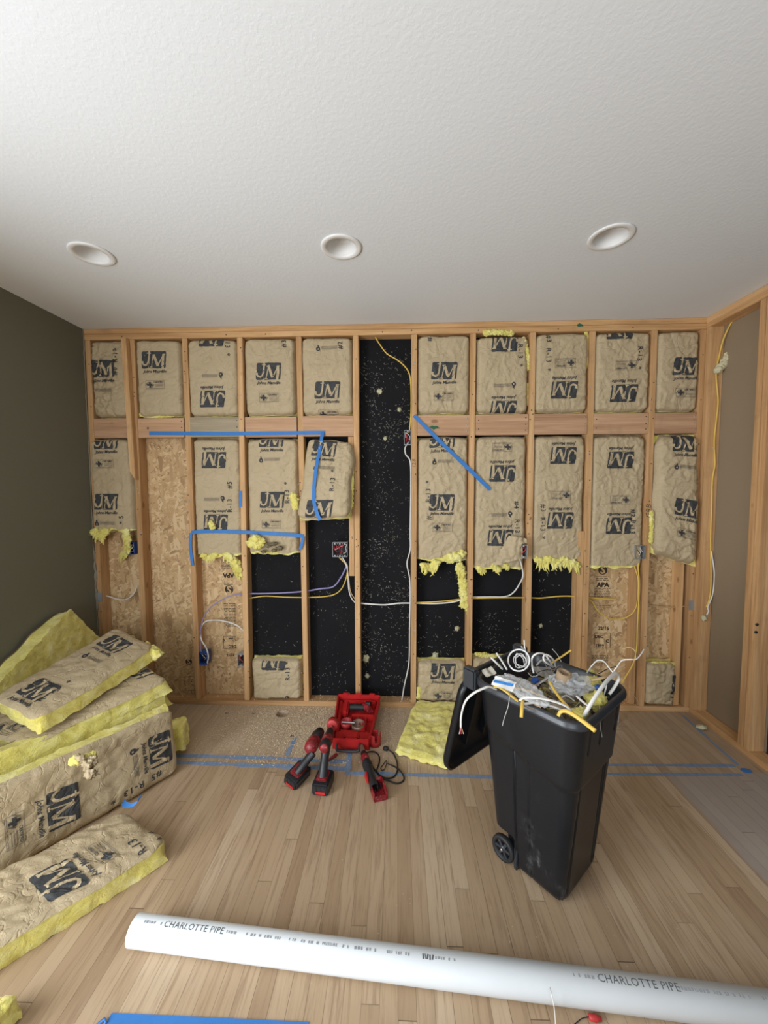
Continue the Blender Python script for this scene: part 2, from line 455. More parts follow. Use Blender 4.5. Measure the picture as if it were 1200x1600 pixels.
def boolean_cut(o, cutters):
    for c in cutters:
        m = o.modifiers.new('b', 'BOOLEAN'); m.object = c; m.operation = 'DIFFERENCE'; m.solver = 'EXACT'
    dg = bpy.context.evaluated_depsgraph_get(); dg.update()
    me = bpy.data.meshes.new_from_object(o.evaluated_get(dg)); o.modifiers.clear(); o.data = me
    for c in cutters: bpy.data.objects.remove(c, do_unlink=True)
def cutter(mb):
    me = bpy.data.meshes.new('c'); me.from_pydata(mb.v, [], mb.f)
    bm = bmesh.new(); bm.from_mesh(me); bmesh.ops.remove_doubles(bm, verts=bm.verts, dist=1e-6); bmesh.ops.recalc_face_normals(bm, faces=bm.faces); bm.to_mesh(me); bm.free()
    o = bpy.data.objects.new('c', me); COL.objects.link(o); return o

XL, XR, H = -2.232, 2.083, 2.745
YB = 0.089            # sheathing plane behind the studs
# ------------------------------------------------------------------ room shell
mb = MB(); mb.box((-2.6, -6.1, -.08), (XR + .09, YB + .02, 0))
floor = structure('floor', mb, [m_floor, m_hole])
cuts = []
for (px, py, r) in ((441.5, 1115, .045), (355.5, 1113.5, .016), (397, 1114.5, .015), (457, 1149, .016)):
    p = fl(px, py); c = MB(); c.lathe([(0.0001, -.06), (r, -.06), (r, .05), (.0001, .05)], 28, Matrix.Translation(p)); cuts.append(cutter(c))
boolean_cut(floor, cuts)
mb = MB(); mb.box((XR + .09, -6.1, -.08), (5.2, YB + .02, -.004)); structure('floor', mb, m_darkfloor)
# the bigger hole shows a paler chamfered ring of bare wood
LIGHTS = [(-1.478, -.843), (-.262, -.848), (.976, -.871)]
mb = MB(); mb.box((-2.6, -6.1, H), (5.2, YB + .02, H + .16))
ceiling = structure('ceiling', mb, m_ceil)
cuts = []
for (x, y) in LIGHTS:
    c = MB(); c.lathe([(0.0001, -.05), (.073, -.05), (.073, .14), (.0001, .14)], 40, Matrix.Translation((x, y, H))); cuts.append(cutter(c))
boolean_cut(ceiling, cuts)
# left wall with the patio door opening beside the camera
mb = MB()
for a, b in (((-2.36, -2.05, 0), (XL, YB + .02, H)), ((-2.36, -4.05, 2.15), (XL, -2.05, H)), ((-2.36, -6.1, 0), (XL, -4.05, H))):
    mb.box(a, b)
structure('wall_left', mb, m_olive)
random.seed(5)
pts = []; z = 0.0
e = MB(); prev = None
while z < H:
    wob = .006 + .006 * noise.noise(Vector((z * 9, 1.3, 0))) + (.010 if .55 < z < 1.15 and noise.noise(Vector((z * 14, 7, 0))) > -.1 else 0)
    y = -.002 - .012 * abs(noise.noise(Vector((z * 13, 4, 2))))
    ring = [Vector((XL - .002, y, z)), Vector((XL + max(.002, wob), y, z)), Vector((XL + max(.002, wob), .0, z)), Vector((XL - .002, .0, z))]
    if prev: e.rings([prev, ring], sm=False, caps=False)
    prev = ring; z += .02
o = structure('trim_1', e, m_gyp)
# rear wall with window opening, right wall behind the camera
mb = MB()
for a, b in (((-2.6, -6.1, 0), (-2.0, -5.98, H)), ((.5, -6.1, 0), (5.2, -5.98, H)), ((-2.0, -6.1, 0), (.5, -5.98, .5)), ((-2.0, -6.1, 2.2), (.5, -5.98, H))): mb.box(a, b)
structure('wall_rear', mb, m_grey)
mb = MB(); mb.box((XR, -6.1, 0), (XR + .115, -1.95, H)); structure('wall_right', mb, m_grey)
mb = MB(); mb.box((XR + .0895, -.465, 0.0), (XR + .102, YB + .02, H)); structure('wall_right', mb, m_drywall)
mb = MB(); mb.box((5.1, -6.1, 0), (5.2, YB + .02, H)); structure('wall_right', mb, m_grey)
mb = MB(); mb.box((XR + .103, .03, 0), (5.2, YB + .02, H)); structure('wall_back', mb, m_grey)

# back sheathing
OSBL = (-2.26, -1.10); OSBR = (1.335, XR + .089)
ZS = .345
mb = MB(); mb.box((OSBL[1], YB, 0), (OSBR[0], YB + .02, H)); wall_black = structure('wall_back', mb, m_black)

# ------------------------------------------------------------------ printing on the insulation paper
_tc = {}
def text2d(txt, size=1.0, shear=0.0, bold=0.0, space=1.0, sx=1.0):
    key = (txt, shear, bold, space)
    if key not in _tc:
        c = bpy.data.curves.new('t', 'FONT'); c.body = txt; c.align_x = 'CENTER'; c.align_y = 'CENTER'; c.size = 1
        c.shear = shear; c.offset = bold; c.space_character = space; c.resolution_u = 2; c.fill_mode = 'FRONT'
        o = bpy.data.objects.new('t', c); COL.objects.link(o)
        dg = bpy.context.evaluated_depsgraph_get(); dg.update(); me = o.evaluated_get(dg).to_mesh()
        vs = [(v.co.x, v.co.y) for v in me.vertices]; fs = [tuple(p.vertices) for p in me.polygons]
        o.evaluated_get(dg).to_mesh_clear(); bpy.data.objects.remove(o); bpy.data.curves.remove(c)
        _tc[key] = (vs, fs)
    vs, fs = _tc[key]
    return [(x * size * sx, y * size) for x, y in vs], fs
def strokes(paths, wd):
    vs = []; fs = []
    for k, path in enumerate(paths):
        ww = wd[k] if isinstance(wd, (list, tuple)) else wd
        for i in range(len(path) - 1):
            a = Vector(path[i]); b = Vector(path[i + 1]); d = (b - a)
            if d.length < 1e-9: continue
            n = Vector((-d.y, d.x)).normalized() * ww / 2; e = d.normalized() * (ww * .25 if len(path) > 2 else 0); o = len(vs)
            vs += [tuple(a - e + n), tuple(a - e - n), tuple(b + e - n), tuple(b + e + n)]; fs.append((o, o + 1, o + 2, o + 3))
    return vs, fs
def rrect(x0, y0, x1, y1, r, sh=0.0, n=4):
    pts = []
    for cx, cy, a0 in ((x1 - r, y1 - r, 0), (x0 + r, y1 - r, pi / 2), (x0 + r, y0 + r, pi), (x1 - r, y0 + r, 1.5 * pi)):
        for i in range(n + 1):
            a = a0 + pi / 2 * i / n; pts.append((cx + r * cos(a), cy + r * sin(a)))
    return [(x + (y - y0) * sh, y) for x, y in pts]
def circ(cx, cy, r, n=12): return [(cx + r * cos(2 * pi * i / n), cy + r * sin(2 * pi * i / n)) for i in range(n)]
def jm_logo(s=.186):
    """list of (verts, faces, material slot, layer), centred on the block"""
    L = []
    def P(pts, mi, ly): L.append(([((x - .5) * s, (y - .31) * s) for x, y in pts], [tuple(range(len(pts)))], mi, ly))
    def S(paths, wd, mi, ly):
        v, f = strokes(paths, wd); L.append(([((x - .5) * s, (y - .31) * s) for x, y in v], f, mi, ly))
    P(rrect(0, 0, .285, .62, .05, .10), 1, 1)
    P(rrect(.30, 0, .93, .62, .05, .10), 1, 1)
    S([[(.345, .63), (.325, .45), (.30, .26), (.25, .15), (.17, .11), (.09, .14), (.05, .20)]], .062, 0, 2)
    P(circ(.055, .225, .048), 0, 2)
    S([[(.245, .555), (.40, .555)]], .035, 0, 2)
    S([[(.50, .50), (.40, .02)], [(.50, .52), (.645, .08)], [(.645, .08), (.865, .50)], [(.875, .50), (.82, -.01)], [(.43, .50), (.53, .50)], [(.83, .50), (.955, .50)], [(.345, .035), (.455, .035)]],
      [.035, .10, .038, .10, .035, .035, .035], 0, 2)
    return L
def jm_text(s=.186):
    v, f = text2d('Johns Manville', .160 * s, .22, .016, .96)
    return [([(x, y - .43 * s) for x, y in v], f, 1, 1)]
def cert(s=.135):
    L = []
    w_, h_ = s, s * .45
    v, f = strokes([[(-w_ / 2, -h_ / 2), (w_ / 2, -h_ / 2)], [(w_ / 2, -h_ / 2), (w_ / 2, h_ / 2)], [(w_ / 2, h_ / 2), (-w_ / 2, h_ / 2)], [(-w_ / 2, h_ / 2), (-w_ / 2, -h_ / 2)]], .0018); L.append((v, f, 2, 1))
    cx = -w_ * .28
    v, f = strokes([[(cx - .02, 0), (cx + .02, 0)], [(cx, -.02), (cx, .02)]], .014); L.append((v, f, 1, 2))
    v, f = strokes([[(cx - .03, -.005), (cx - .012, .020)], [(cx + .03, .005), (cx + .012, -.020)]], .004); L.append((v, f, 2, 1))
    v, f = text2d('CERTIFIED', .0155, 0, .02); L.append(([(x + w_ * .19, y + h_ * .30) for x, y in v], f, 1, 1))
    v, f = strokes([[(-.0, y), (w_ * .44, y)] for y in (h_ * .08, -h_ * .08, -h_ * .22)] + [[(-w_ * .45, -h_ * .40), (w_ * .45, -h_ * .40)]], .0024); L.append((v, f, 2, 1))
    return L
def flame(s=.12):
    L = []
    pts = [(-.006, .020), (-.004, .009), (-.012, .001), (-.014, -.010), (-.007, -.019), (.004, -.020), (.012, -.012), (.011, -.001), (.006, .004), (.004, .013)]
    L.append(([(x * 1.15 - s * .5, y * 1.15) for x, y in pts], [tuple(range(10))], 1, 1))
    L.append((circ(-s * .5, -.009, .005, 8), [tuple(range(8))], 0, 2))
    v, f = strokes([[(-s * .32, y), (s * .62, y)] for y in (.009, .003, -.003, -.009)], .0026); L.append((v, f, 2, 1))
    return L
def rtext(txt, size=.037):
    v, f = text2d(txt, size * 1.25, 0, .012, 1.15); return [(v, f, 1, 1)]

OFFK = [1.0]
def apply_print(mb, items, cx, cy, rot, surf, clip, mir=1):
    """lay flat print shapes on the paper surface surf(u,v,offset)"""
    c, s = cos(rot), sin(rot)
    for vs, fs, mi, ly in items:
        bm = bmesh.new(); bv = [bm.verts.new((cx + c * x - s * y, cy + s * x + c * y, 0)) for x, y in vs]
        for f in fs:
            try: bm.faces.new([bv[i] for i in f])
            except ValueError: pass
        u0, v0, u1, v1 = clip
        for co, no in (((u0, 0, 0), (-1, 0, 0)), ((u1, 0, 0), (1, 0, 0)), ((0, v0, 0), (0, -1, 0)), ((0, v1, 0), (0, 1, 0))):
            g = bm.verts[:] + bm.edges[:] + bm.faces[:]
            if g: bmesh.ops.bisect_plane(bm, geom=g, plane_co=co, plane_no=no, clear_outer=True)
        if not bm.faces: bm.free(); continue
        bmesh.ops.triangulate(bm, faces=bm.faces[:])
        for _ in range(5):
            le = [e for e in bm.edges if e.calc_length() > .011]
            if not le: break
            bmesh.ops.subdivide_edges(bm, edges=le, cuts=1); bmesh.ops.triangulate(bm, faces=[f for f in bm.faces if len(f.verts) > 3])
        bm.verts.index_update()
        mb.add([surf(v.co.x, v.co.y, (.0017 + .0007 * ly) * OFFK[0]) for v in bm.verts], [tuple(v.index for v in f.verts) for f in bm.faces], mi, True)
        bm.free()

def crinkle(u, v, seed, amp):
    p = Vector((u * 7 + seed * 3.7, v * 5 + seed, seed * 1.3))
    a = noise.noise(p) * .9
    q = Vector((u * 16 + seed, v * 9 - seed, seed * .7)); n = noise.noise(q)
    b = (1 - min(1, abs(n) * 3.2)) ** 2
    q2 = Vector((u * 9 - v * 14 + seed, v * 8 + u * 5, seed * 2.1)); n2 = noise.noise(q2)
    c = (1 - min(1, abs(n2) * 4.5)) ** 2
    q3 = Vector((u * 21 + v * 13 + seed * 4, v * 17 - u * 9, seed * .4)); n3 = noise.noise(q3); m3 = max(0, noise.noise(Vector((u * 5, v * 4, seed * 9))) + .35)
    e = (1 - min(1, abs(n3) * 5.5)) * m3
    return amp * (a + b * .9 - c * 1.2 + e * 1.1)

class Batt:
    """A paper faced batt on the quad p00 p10 p11 p01 (paper side outwards); u, v in metres."""
    def __init__(s, p00, p10, p11, p01, seed, amp=.004, edge=.05, bulge=0.0, ew=.045, torn=None, thick=.08, inset=.006, sag=None, cr=.022):
        s.p = [Vector(q) for q in (p00, p10, p11, p01)]; s.seed = seed; s.amp = amp; s.edge = edge; s.bulge = bulge; s.ew = ew
        s.W = ((s.p[1] - s.p[0]).length + (s.p[2] - s.p[3]).length) / 2; s.Hh = ((s.p[3] - s.p[0]).length + (s.p[2] - s.p[1]).length) / 2
        s.torn = torn; s.thick = thick; s.inset = inset; s.sag = sag; s.cr = cr
        s.U = ((s.p[1] - s.p[0]) + (s.p[2] - s.p[3])).normalized(); s.V = ((s.p[3] - s.p[0]) + (s.p[2] - s.p[1])).normalized()
        s.N = s.U.cross(s.V).normalized()
    def vlow(s, u):
        if not s.torn: return 0.0
        return s.torn * (.5 + .5 * noise.noise(Vector((u * 9, s.seed * 2.3, 0)))) + .25 * s.torn * noise.noise(Vector((u * 38, s.seed, 3)))
    def surf(s, u, v, off=0.0):
        a = u / s.W; b = v / s.Hh
        P = s.p[0] * (1 - a) * (1 - b) + s.p[1] * a * (1 - b) + s.p[2] * a * b + s.p[3] * (1 - a) * b
        du = min(u, s.W - u); dv = (s.Hh - v) if s.torn else min(v, s.Hh - v)
        eu = max(0, 1 - du / s.ew); ev = max(0, 1 - dv / s.ew)
        e = min(1, (eu ** 2.6 + ev ** 2.6)); fade = 1 - .6 * e
        d = s.bulge * (1 - (2 * a - 1) ** 4) * (1 - (2 * b - 1) ** 6 if not s.torn else 1) - s.edge * e
        d += crinkle(u, v, s.seed, s.amp) * fade
        if s.inset:
            k = s.inset * noise.noise(Vector((v * 6, s.seed * 5, 1 if a < .5 else 2)))
            P = P + s.U * (k * (2 * a - 1) ** 3)
            k = s.inset * noise.noise(Vector((u * 8, s.seed * 3, 4))) - s.inset * .8 * (abs(2 * a - 1) ** 6)
            P = P + s.V * (k * (2 * b - 1) ** 5)
        x_, y_ = 2 * a - 1, 2 * b - 1; cr = s.cr * (abs(x_) ** 9) * (abs(y_) ** 14)
        if y_ > 0 or not s.torn: P = P - s.U * (math.copysign(cr, x_)) - s.V * (math.copysign(cr * .8, y_))
        if s.sag: d += s.sag(a, b)
        return P + s.N * (d + off)
    def facing(s, prints, g=.0075, margin=0.0):
        mb = MB(); nu = max(4, int(s.W / g)); nv = max(4, int(s.Hh / g))
        vs = []
        for j in range(nv + 1):
            for i in range(nu + 1):
                u = s.W * i / nu; lo = s.vlow(u); v = lo + (s.Hh - lo) * j / nv
                vs.append(s.surf(u, v))
        fs = [(j * (nu + 1) + i, j * (nu + 1) + i + 1, (j + 1) * (nu + 1) + i + 1, (j + 1) * (nu + 1) + i) for j in range(nv) for i in range(nu)]
        mb.add(vs, fs, 0, True)
        bk = [s.surf(s.W * (i / nu), s.vlow(s.W * i / nu), -.0015) for i in range(nu + 1)]
        clip = (.012, (s.torn or 0) + .004, s.W - .012, s.Hh - .012)
        OFFK[0] = 1 + max(0, s.amp - .005) * 480
        for items, u, v, rot in prints: apply_print(mb, items, u, v, rot, s.surf, clip)
        return mb
    def body(s, g=.02, drop=0.0, rough=.006):
        """fibreglass slab right behind the paper"""
        mb = MB(); nu = max(4, int(s.W / g)); nv = max(4, int(s.Hh / g)); nt = max(2, int(s.thick / .018))
        def pt(i, j, k):
            u = s.W * i / nu; lo = s.vlow(u) - drop * (.5 + noise.noise(Vector((u * 14, s.seed, 9)))); v = lo + (s.Hh - lo) * j / nv
            uu = min(max(u, .004), s.W - .004)
            top = s.surf(uu, min(max(v, .004), s.Hh - .004), -.004 - s.amp * .6)
            a = u / s.W; b = v / s.Hh
            base = s.p[0] * (1 - a) * (1 - b) + s.p[1] * a * (1 - b) + s.p[2] * a * b + s.p[3] * (1 - a) * b - s.N * s.thick
            if v < .004: top = top + s.V * (v - .004)
            P = top.lerp(base, k / nt)
            nz = noise.noise_vector(P * 26 + Vector((s.seed, 0, 0))) * rough + noise.noise_vector(P * 70) * rough * .5
            if k == 0: nz *= .25
            dd = (s.surf(uu, min(max(v, .004), s.Hh - .004)) - base).dot(s.N)
            return P + nz
        def grid(f, n, m):
            vs = [f(i, j) for j in range(m + 1) for i in range(n + 1)]
            mb.add(vs, [(j * (n + 1) + i, j * (n + 1) + i + 1, (j + 1) * (n + 1) + i + 1, (j + 1) * (n + 1) + i) for j in range(m) for i in range(n)], 0, True)
        grid(lambda i, j: pt(i, j, 0), nu, nv); grid(lambda i, j: pt(i, j, nt), nu, nv)
        grid(lambda i, j: pt(i, 0, j), nu, nt); grid(lambda i, j: pt(i, nv, j), nu, nt)
        grid(lambda i, j: pt(0, i, j), nv, nt); grid(lambda i, j: pt(nu, i, j), nv, nt)
        return mb
    def uv(s, P):
        """nearest u, v of a world point (quad treated as near-planar)"""
        u, v = s.W / 2, s.Hh / 2
        for _ in range(12):
            a = u / s.W; b = v / s.Hh
            Q = s.p[0] * (1 - a) * (1 - b) + s.p[1] * a * (1 - b) + s.p[2] * a * b + s.p[3] * (1 - a) * b
            d = P - Q; u += d.dot(s.U); v += d.dot(s.V)
        return u, v

def icos(sub_=2):
    bm = bmesh.new(); bmesh.ops.create_icosphere(bm, subdivisions=sub_, radius=1); bm.verts.index_update()
    r = ([v.co.copy() for v in bm.verts], [tuple(v.index for v in f.verts) for f in bm.faces]); bm.free(); return r
ICO3 = icos(3); ICO2 = icos(2)
def blob(mb, c, rad3, seed, amp=.45, ico=ICO3, mi=0, fr=2.2):
    c = Vector(c); vs = []
    for v in ico[0]:
        k = 1 + amp * noise.noise(v * fr + Vector((seed * 7.1, seed, 0))) + amp * .6 * noise.noise(v * fr * 2.7 + Vector((seed, 3, 1)))
        vs.append(c + Vector((v.x * rad3[0], v.y * rad3[1], v.z * rad3[2])) * k)
    mb.add(vs, ico[1], mi, True)
def strand(mb, p, d, L, r, rng, mi=0):
    pts = [Vector(p)]; d = Vector(d).normalized()
    for i in range(4):
        d = (d + Vector((rng.uniform(-.5, .5), rng.uniform(-.3, .3), rng.uniform(-.5, .4))) * .6).normalized(); pts.append(pts[-1] + d * L / 4)
    mb.tube(pts, [r, r * .9, r * .7, r * .5, r * .2], 3, mi, caps=False)
def tuft(mb, pts, r, seed, down=1.0, nstr=5):
    """one connected ragged lump of glass wool along the points, with hanging wisps"""
    rng = random.Random(seed); pts = [Vector(p) for p in pts]; path = [pts[0]]
    for a, b in zip(pts, pts[1:]):
        n = max(1, int((b - a).length / (r * .55)))
        path += [a.lerp(b, (k + 1) / n) for k in range(n)]
    for i, p in enumerate(path):
        rr = r * rng.uniform(.85, 1.2)
        blob(mb, p, (rr * 1.15, rr * .7, rr * rng.uniform(.85, 1.15)), seed + i * .37, .55, ICO3, 0, 1.6)
        for k in range(2):
            q = p + Vector((rng.uniform(-.8, .8) * rr, -rng.uniform(0, .3) * rr, -rr * .3))
            L = rr * rng.uniform(.9, 1.9) * down; d = Vector((rng.uniform(-.35, .35), rng.uniform(-.3, .1), -1))
            mb.tube([q, q + d * L * .4, q + d * L * .75 + Vector((rng.uniform(-.2, .2) * rr, 0, 0)), q + d * L + Vector((rng.uniform(-.4, .4) * rr, 0, 0))], [rr * .42, rr * .34, rr * .2, rr * .03], 7, caps=False)
        for k in range(nstr):
            q = p + Vector((rng.uniform(-.7, .7), rng.uniform(-.5, .1), rng.uniform(-.5, .3))) * rr
            strand(mb, q, (rng.uniform(-1, 1), rng.uniform(-.8, .1), -down * rng.uniform(.1, 1)), rr * rng.uniform(.8, 1.7), .0008, rng)

# ------------------------------------------------------------------ framing lumber
def lumber(name, a, b, mat, label, cat, marks=None, nails=None, tilt=None, group=None, chips=0):
    mb = MB(); a = Vector(a); b = Vector(b)
    mb.box(a, b, 0, .0022)
    if tilt is not None:
        zc = (a.z + b.z) / 2
        mb.v = [(x + tilt * ((z - a.z) / (b.z - a.z) - .5), y, z) for x, y, z in mb.v]
    mats = [mat, m_steel, m_pencil, m_green]
    for (x, z) in (nails or []):
        mb.lathe([(.0001, 0), (.0042, 0), (.0042, .002)], 8, Matrix.Translation((x, min(a.y, b.y) - .0012, z)) @ Matrix.Rotation(pi / 2, 4, 'X').inverted(), 1 if (int(x * 1000) % 2) else 2)
    for (txt, x, z, size, rot, mi) in (marks or []):
        v, f = text2d(txt, size, .2, -.004)
        y = min(a.y, b.y) - .0009
        c, s = cos(rot), sin(rot)
        mb.add([(x + c * p - s * q, y, z + s * p + c * q) for p, q in v], f, mi)
    return solo(name, mb, mats, label, cat, group=group)

rng = random.Random(3)
ZP, ZT = .038, 2.669       # bottom plate top, underside of lower top plate
# front X centres (top, bottom) read from the wall
ST = {1: (-1.882, -1.882), 2: (-1.507, -1.494), 3: (-1.099, -1.111), 4: (-.694, -.680), 5: (-.287, -.288), 6: (.123, .119),
      7: (.530, .522), 8: (.930, .935), 9: (1.333, 1.337), 10: (1.747, 1.749)}
descr = {1: 'full height pine wall stud behind the slantwise sawn off board near left corner',
         2: 'pine wall stud right of the bare chipboard bay, blue tape end hooked on it',
         3: 'pine wall stud where the chipboard sheathing meets the black sheathing on the left',
         4: 'pine wall stud with the blue tape end hanging on it, left of the peeling batt',
         5: 'knotty pine wall stud standing behind the red tool case',
         6: 'pine wall stud carrying the upper end of the slanting blue tape',
         7: 'pine wall stud crossed by the middle of the slanting blue tape',
         8: 'pine wall stud directly behind the rubbish bin with a box at its upper left',
         9: 'pine wall stud where the black sheathing meets the chipboard on the right',
         10: 'pine wall stud with the silver box on it, second last before the right corner'}
HALF = .0195
studs = {}
for k, (xt, xb) in ST.items():
    nails = [(xt + rng.uniform(-.012, .012), rng.uniform(.1, 2.6)) for _ in range(16)]
    marks = []
    if k == 6: marks = [('12.8', .120, 1.78, .035, pi / 2, 2)]
    if k == 8: marks = [('8', .935, 1.39, .035, 0, 2)]
    if k == 10: marks = [('GRB', 1.749, 1.44, .05, pi / 2, 2)]
    if k == 2: marks = [('...', -1.494, .55, .05, pi / 2, 2)]
    studs[k] = lumber('wall_stud', (xb - HALF, .0005, ZP), (xb + HALF, YB - .001, ZT), m_wz, descr[k], 'wall stud', marks, nails, tilt=(xt - xb))
lumber('wall_stud', (-2.226, .0005, ZP), (-2.188, YB - .001, ZT), m_wz, 'pine wall stud in the left corner against the olive wall', 'wall stud', None, [(-2.2, z / 10) for z in range(4, 26, 3)], tilt=.004)
lumber('wall_stud', (2.052, .0005, ZP), (2.092, YB - .001, ZT), m_wz, 'pine wall stud ending the insulated wall at the right corner', 'wall stud', None, [(2.07, z / 10) for z in range(4, 26, 3)])
lumber('wall_stud', (1.985, .02, ZP), (2.023, YB - .001, 1.96), m_wz, 'pine packing stud behind the right corner stud, below the blocking', 'wall stud')
# sistered and scabbed boards
mb = MB(); mb.box((-1.9215, -.0385, 1.70), (-1.883, -.0003, ZT - .004), 0, .002)
mb.v = [(x - .024 * ((z - 1.7) / .97) + .012, y, z if z > 1.75 else z + (x + 1.90) * -1.6) for x, y, z in mb.v]
solo('scab_board', mb, m_wz, 'narrow board nailed on a stud, sawn off slantwise halfway down, near left corner', 'board')
lumber('sister_stud', (-.3455, -.0005, .975), (-.309, .06, 1.972), m_wz, 'short board sistered to the stud left of the big black bay, ending at mid height', 'wall stud', [('3', -.327, 1.25, .03, 0, 2)])
lumber('sister_stud', (1.273, .004, ZP), (1.3155, YB - .002, 1.30), m_wz, 'short board doubling the stud behind the right side of the bin', 'wall stud')
lumber('sister_stud', (1.678, .025, ZP), (1.7155, YB - .002, 1.24), m_wz, 'board doubling the silver box stud, running down behind the looped yellow cable', 'wall stud')
# top plates and bottom plates
lumber('top_plate', (XL, -.0005, 2.709), (XR + .006, YB - .001, H - .001), m_wx, 'upper pine top plate running under the ceiling along the back wall', 'top plate', [('.', .1, 2.72, .1, 0, 3)])
tp = lumber('top_plate', (XL + .004, .0, 2.670), (XR + .008, YB - .001, 2.7075), m_wx, 'lower pine top plate directly above the studs of the back wall', 'top plate',
            nails=[(x, 2.688) for x in (-1.95, -1.2, -.92, -.1, .56, 1.1, 1.6)])
mk = MB()
for (px, py) in ((906, 508),):
    p = wl(px, py, -.0016); mk.add([tuple(p + Vector((q[0], 0, q[1]))) for q in ((-.022, .004), (-.014, -.008), (-.002, -.012), (.012, -.008), (.024, -.010), (.020, .002), (.010, .008), (-.004, .013), (-.012, .007))], [tuple(range(9))])
mesh_obj('green_mark', mk, m_green, None, loc=tp.location).parent = tp; mkd = tp.children[0]; mkd.location = (0, 0, 0)
lumber('bottom_plate', (XL, .0, .0002), (XR + .004, YB - .001, .0375), m_wx, 'dusty pine bottom plate on the floor along the back wall', 'bottom plate')
lumber('top_plate', (XR, -1.95, 2.672), (XR + .0885, -.001, H - .001), m_wy, 'pine top plate running toward the viewer above the right side opening', 'top plate')
lumber('bottom_plate', (XR, -.575, .0002), (XR + .0885, -.001, .0375), m_wy, 'pine bottom plate on the floor under the right side wall', 'bottom plate')
lumber('wall_stud', (XR, -.0405, ZP), (XR + .0885, -.0012, 2.6715), m_wz, 'broad pine corner stud of the right side wall with yellow cable on it', 'wall stud')
for (y0, y1, lb) in ((-.425, -.387, 'pine trimmer stud of the right side opening, the one farther from viewer'), (-.466, -.428, 'pine king stud at the right picture edge with drilled holes and pencil notes')):
    o = lumber('wall_stud', (XR, y0, ZP), (XR + .0885, y1, 2.6715), m_wz, lb, 'wall stud')
    if y0 < -.45:
        for (px, py) in ((1183, 976), (1181.5, 988)):
            p = bp(px, py, 1, y0); h = MB(); h.lathe([(.0001, 0), (.009, 0), (.009, .004)], 12, Matrix.Translation(p + Vector((0, -.0008, 0))) @ Matrix.Rotation(-pi / 2, 4, 'X'))
            c = mesh_obj('drilled_hole', h, m_boxin, None, loc=o.location); c.parent = o; c.location = (0, 0, 0)
# blocking row
BZ0, BZ1 = 1.976, 2.116
edges = [-2.188] + [x for k in range(1, 11) for x in ((ST[k][0] * .25 + ST[k][1] * .75) * 0 + (ST[k][0] * .76 + ST[k][1] * .24),)] + [2.052]
blab = {0: 'nail marked blocking board in the narrow bay beside the left corner', 1: 'reddish blocking board with a dark knot where the long blue tape begins', 2: 'grey weathered blocking board behind the long blue tape', 3: 'orange brown blocking board behind the right part of the long blue tape',
        4: 'orange brown blocking board at the corner of the bent blue tape', 6: 'blocking board with a green paint mark above the slanting tape', 7: 'pinkish blocking board next right of the green marked one', 8: 'pinkish blocking board between upper batts with two upside down prints, above the bin',
        9: 'pinkish blocking board in the second last bay on the right', 10: 'pinkish blocking board in the last bay before the right corner'}
for i in range(11):
    if i == 5: continue
    x0 = edges[i] + (HALF if i else 0) + .001; x1 = edges[i + 1] - (HALF if i < 10 else 0) - .001
    nails = [(x1 - .018, BZ0 + q) for q in (.03, .07, .115)] + ([(x0 + .02, BZ0 + q) for q in (.04, .1)] if i % 2 else [])
    mk = []
    ob = lumber('blocking_board', (x0, .0008, BZ0 + rng.uniform(-.002, .002)), (x1, .038, BZ1 + rng.uniform(-.002, .002)), m_blkgrey if i == 2 else m_blk, blab[i], 'blocking board', mk, nails)
    if i in (1, 6):
        p = wl(231, 669, -.0006) if i == 1 else wl(679, 668, -.0006)
        kb = MB(); kb.add([tuple(p + Vector((q[0] * (1 if i == 1 else 1.7), 0, q[1]))) for q in (circ(0, 0, .009, 9) if i == 1 else ((-.022, .004), (-.012, -.006), (-.004, -.015), (.006, -.008), (.022, -.006), (.016, .002), (.012, .010), (-.002, .009), (-.010, .014)))], [tuple(range(9))])
        c = mesh_obj('knot' if i == 1 else 'green_mark', kb, m_hole if i == 1 else m_green, None, loc=ob.location); c.parent = ob; c.location = (0, 0, 0)

# OSB sheathing with its mill stamps
def osb_stamp(items_list, y):
    mb = MB()
    for items, x, z, rot, mir in items_list:
        c, s = cos(rot), sin(rot)
        for vs, fs, mi, ly in items:
            mb.add([(x + (c * p * mir - s * q), y - .0006 - .0002 * ly, z + (s * p * mir + c * q)) for p, q in vs], fs, mi)
    return mb
def s_logo(r=.033):
    v, f = text2d('S', r * 2.4, 0, .03)
    return [(circ(0, 0, r, 20), [tuple(range(20))], 1, 1), (v, f, 0, 2)]
def lines(w_, n, dz=.011, th=.004, seed=0):
    rg = random.Random(seed); P = []
    for i in range(n):
        x = -w_ / 2; z = (n / 2 - i) * dz
        while x < w_ / 2:
            l = rg.uniform(.008, .03); P.append([(x, z), (min(x + l, w_ / 2), z)]); x += l + rg.uniform(.003, .007)
    v, f = strokes(P, th); return [(v, f, 1, 1)]
def txt(s_, size, bold=.02, space=1.0):
    v, f = text2d(s_, size, 0, bold + .02, space); return [(v, f, 1, 1)]
def frame2(w_, h_, t=.003):
    v, f = strokes([[(-w_ / 2, -h_ / 2), (w_ / 2, -h_ / 2)], [(w_ / 2, -h_ / 2), (w_ / 2, h_ / 2)], [(w_ / 2, h_ / 2), (-w_ / 2, h_ / 2)], [(-w_ / 2, h_ / 2), (-w_ / 2, -h_ / 2)]], t); return [(v, f, 1, 1)]
m_stamp = plain('mill_stamp_ink', (.035, .022, .014), .8)
def at_osb(px, py): p = wl(px, py, YB - .001); return p.x, p.z
def item(it, px, py, rot=0, mir=1): x, z = at_osb(px, py); return (it, x, z, rot, mir)
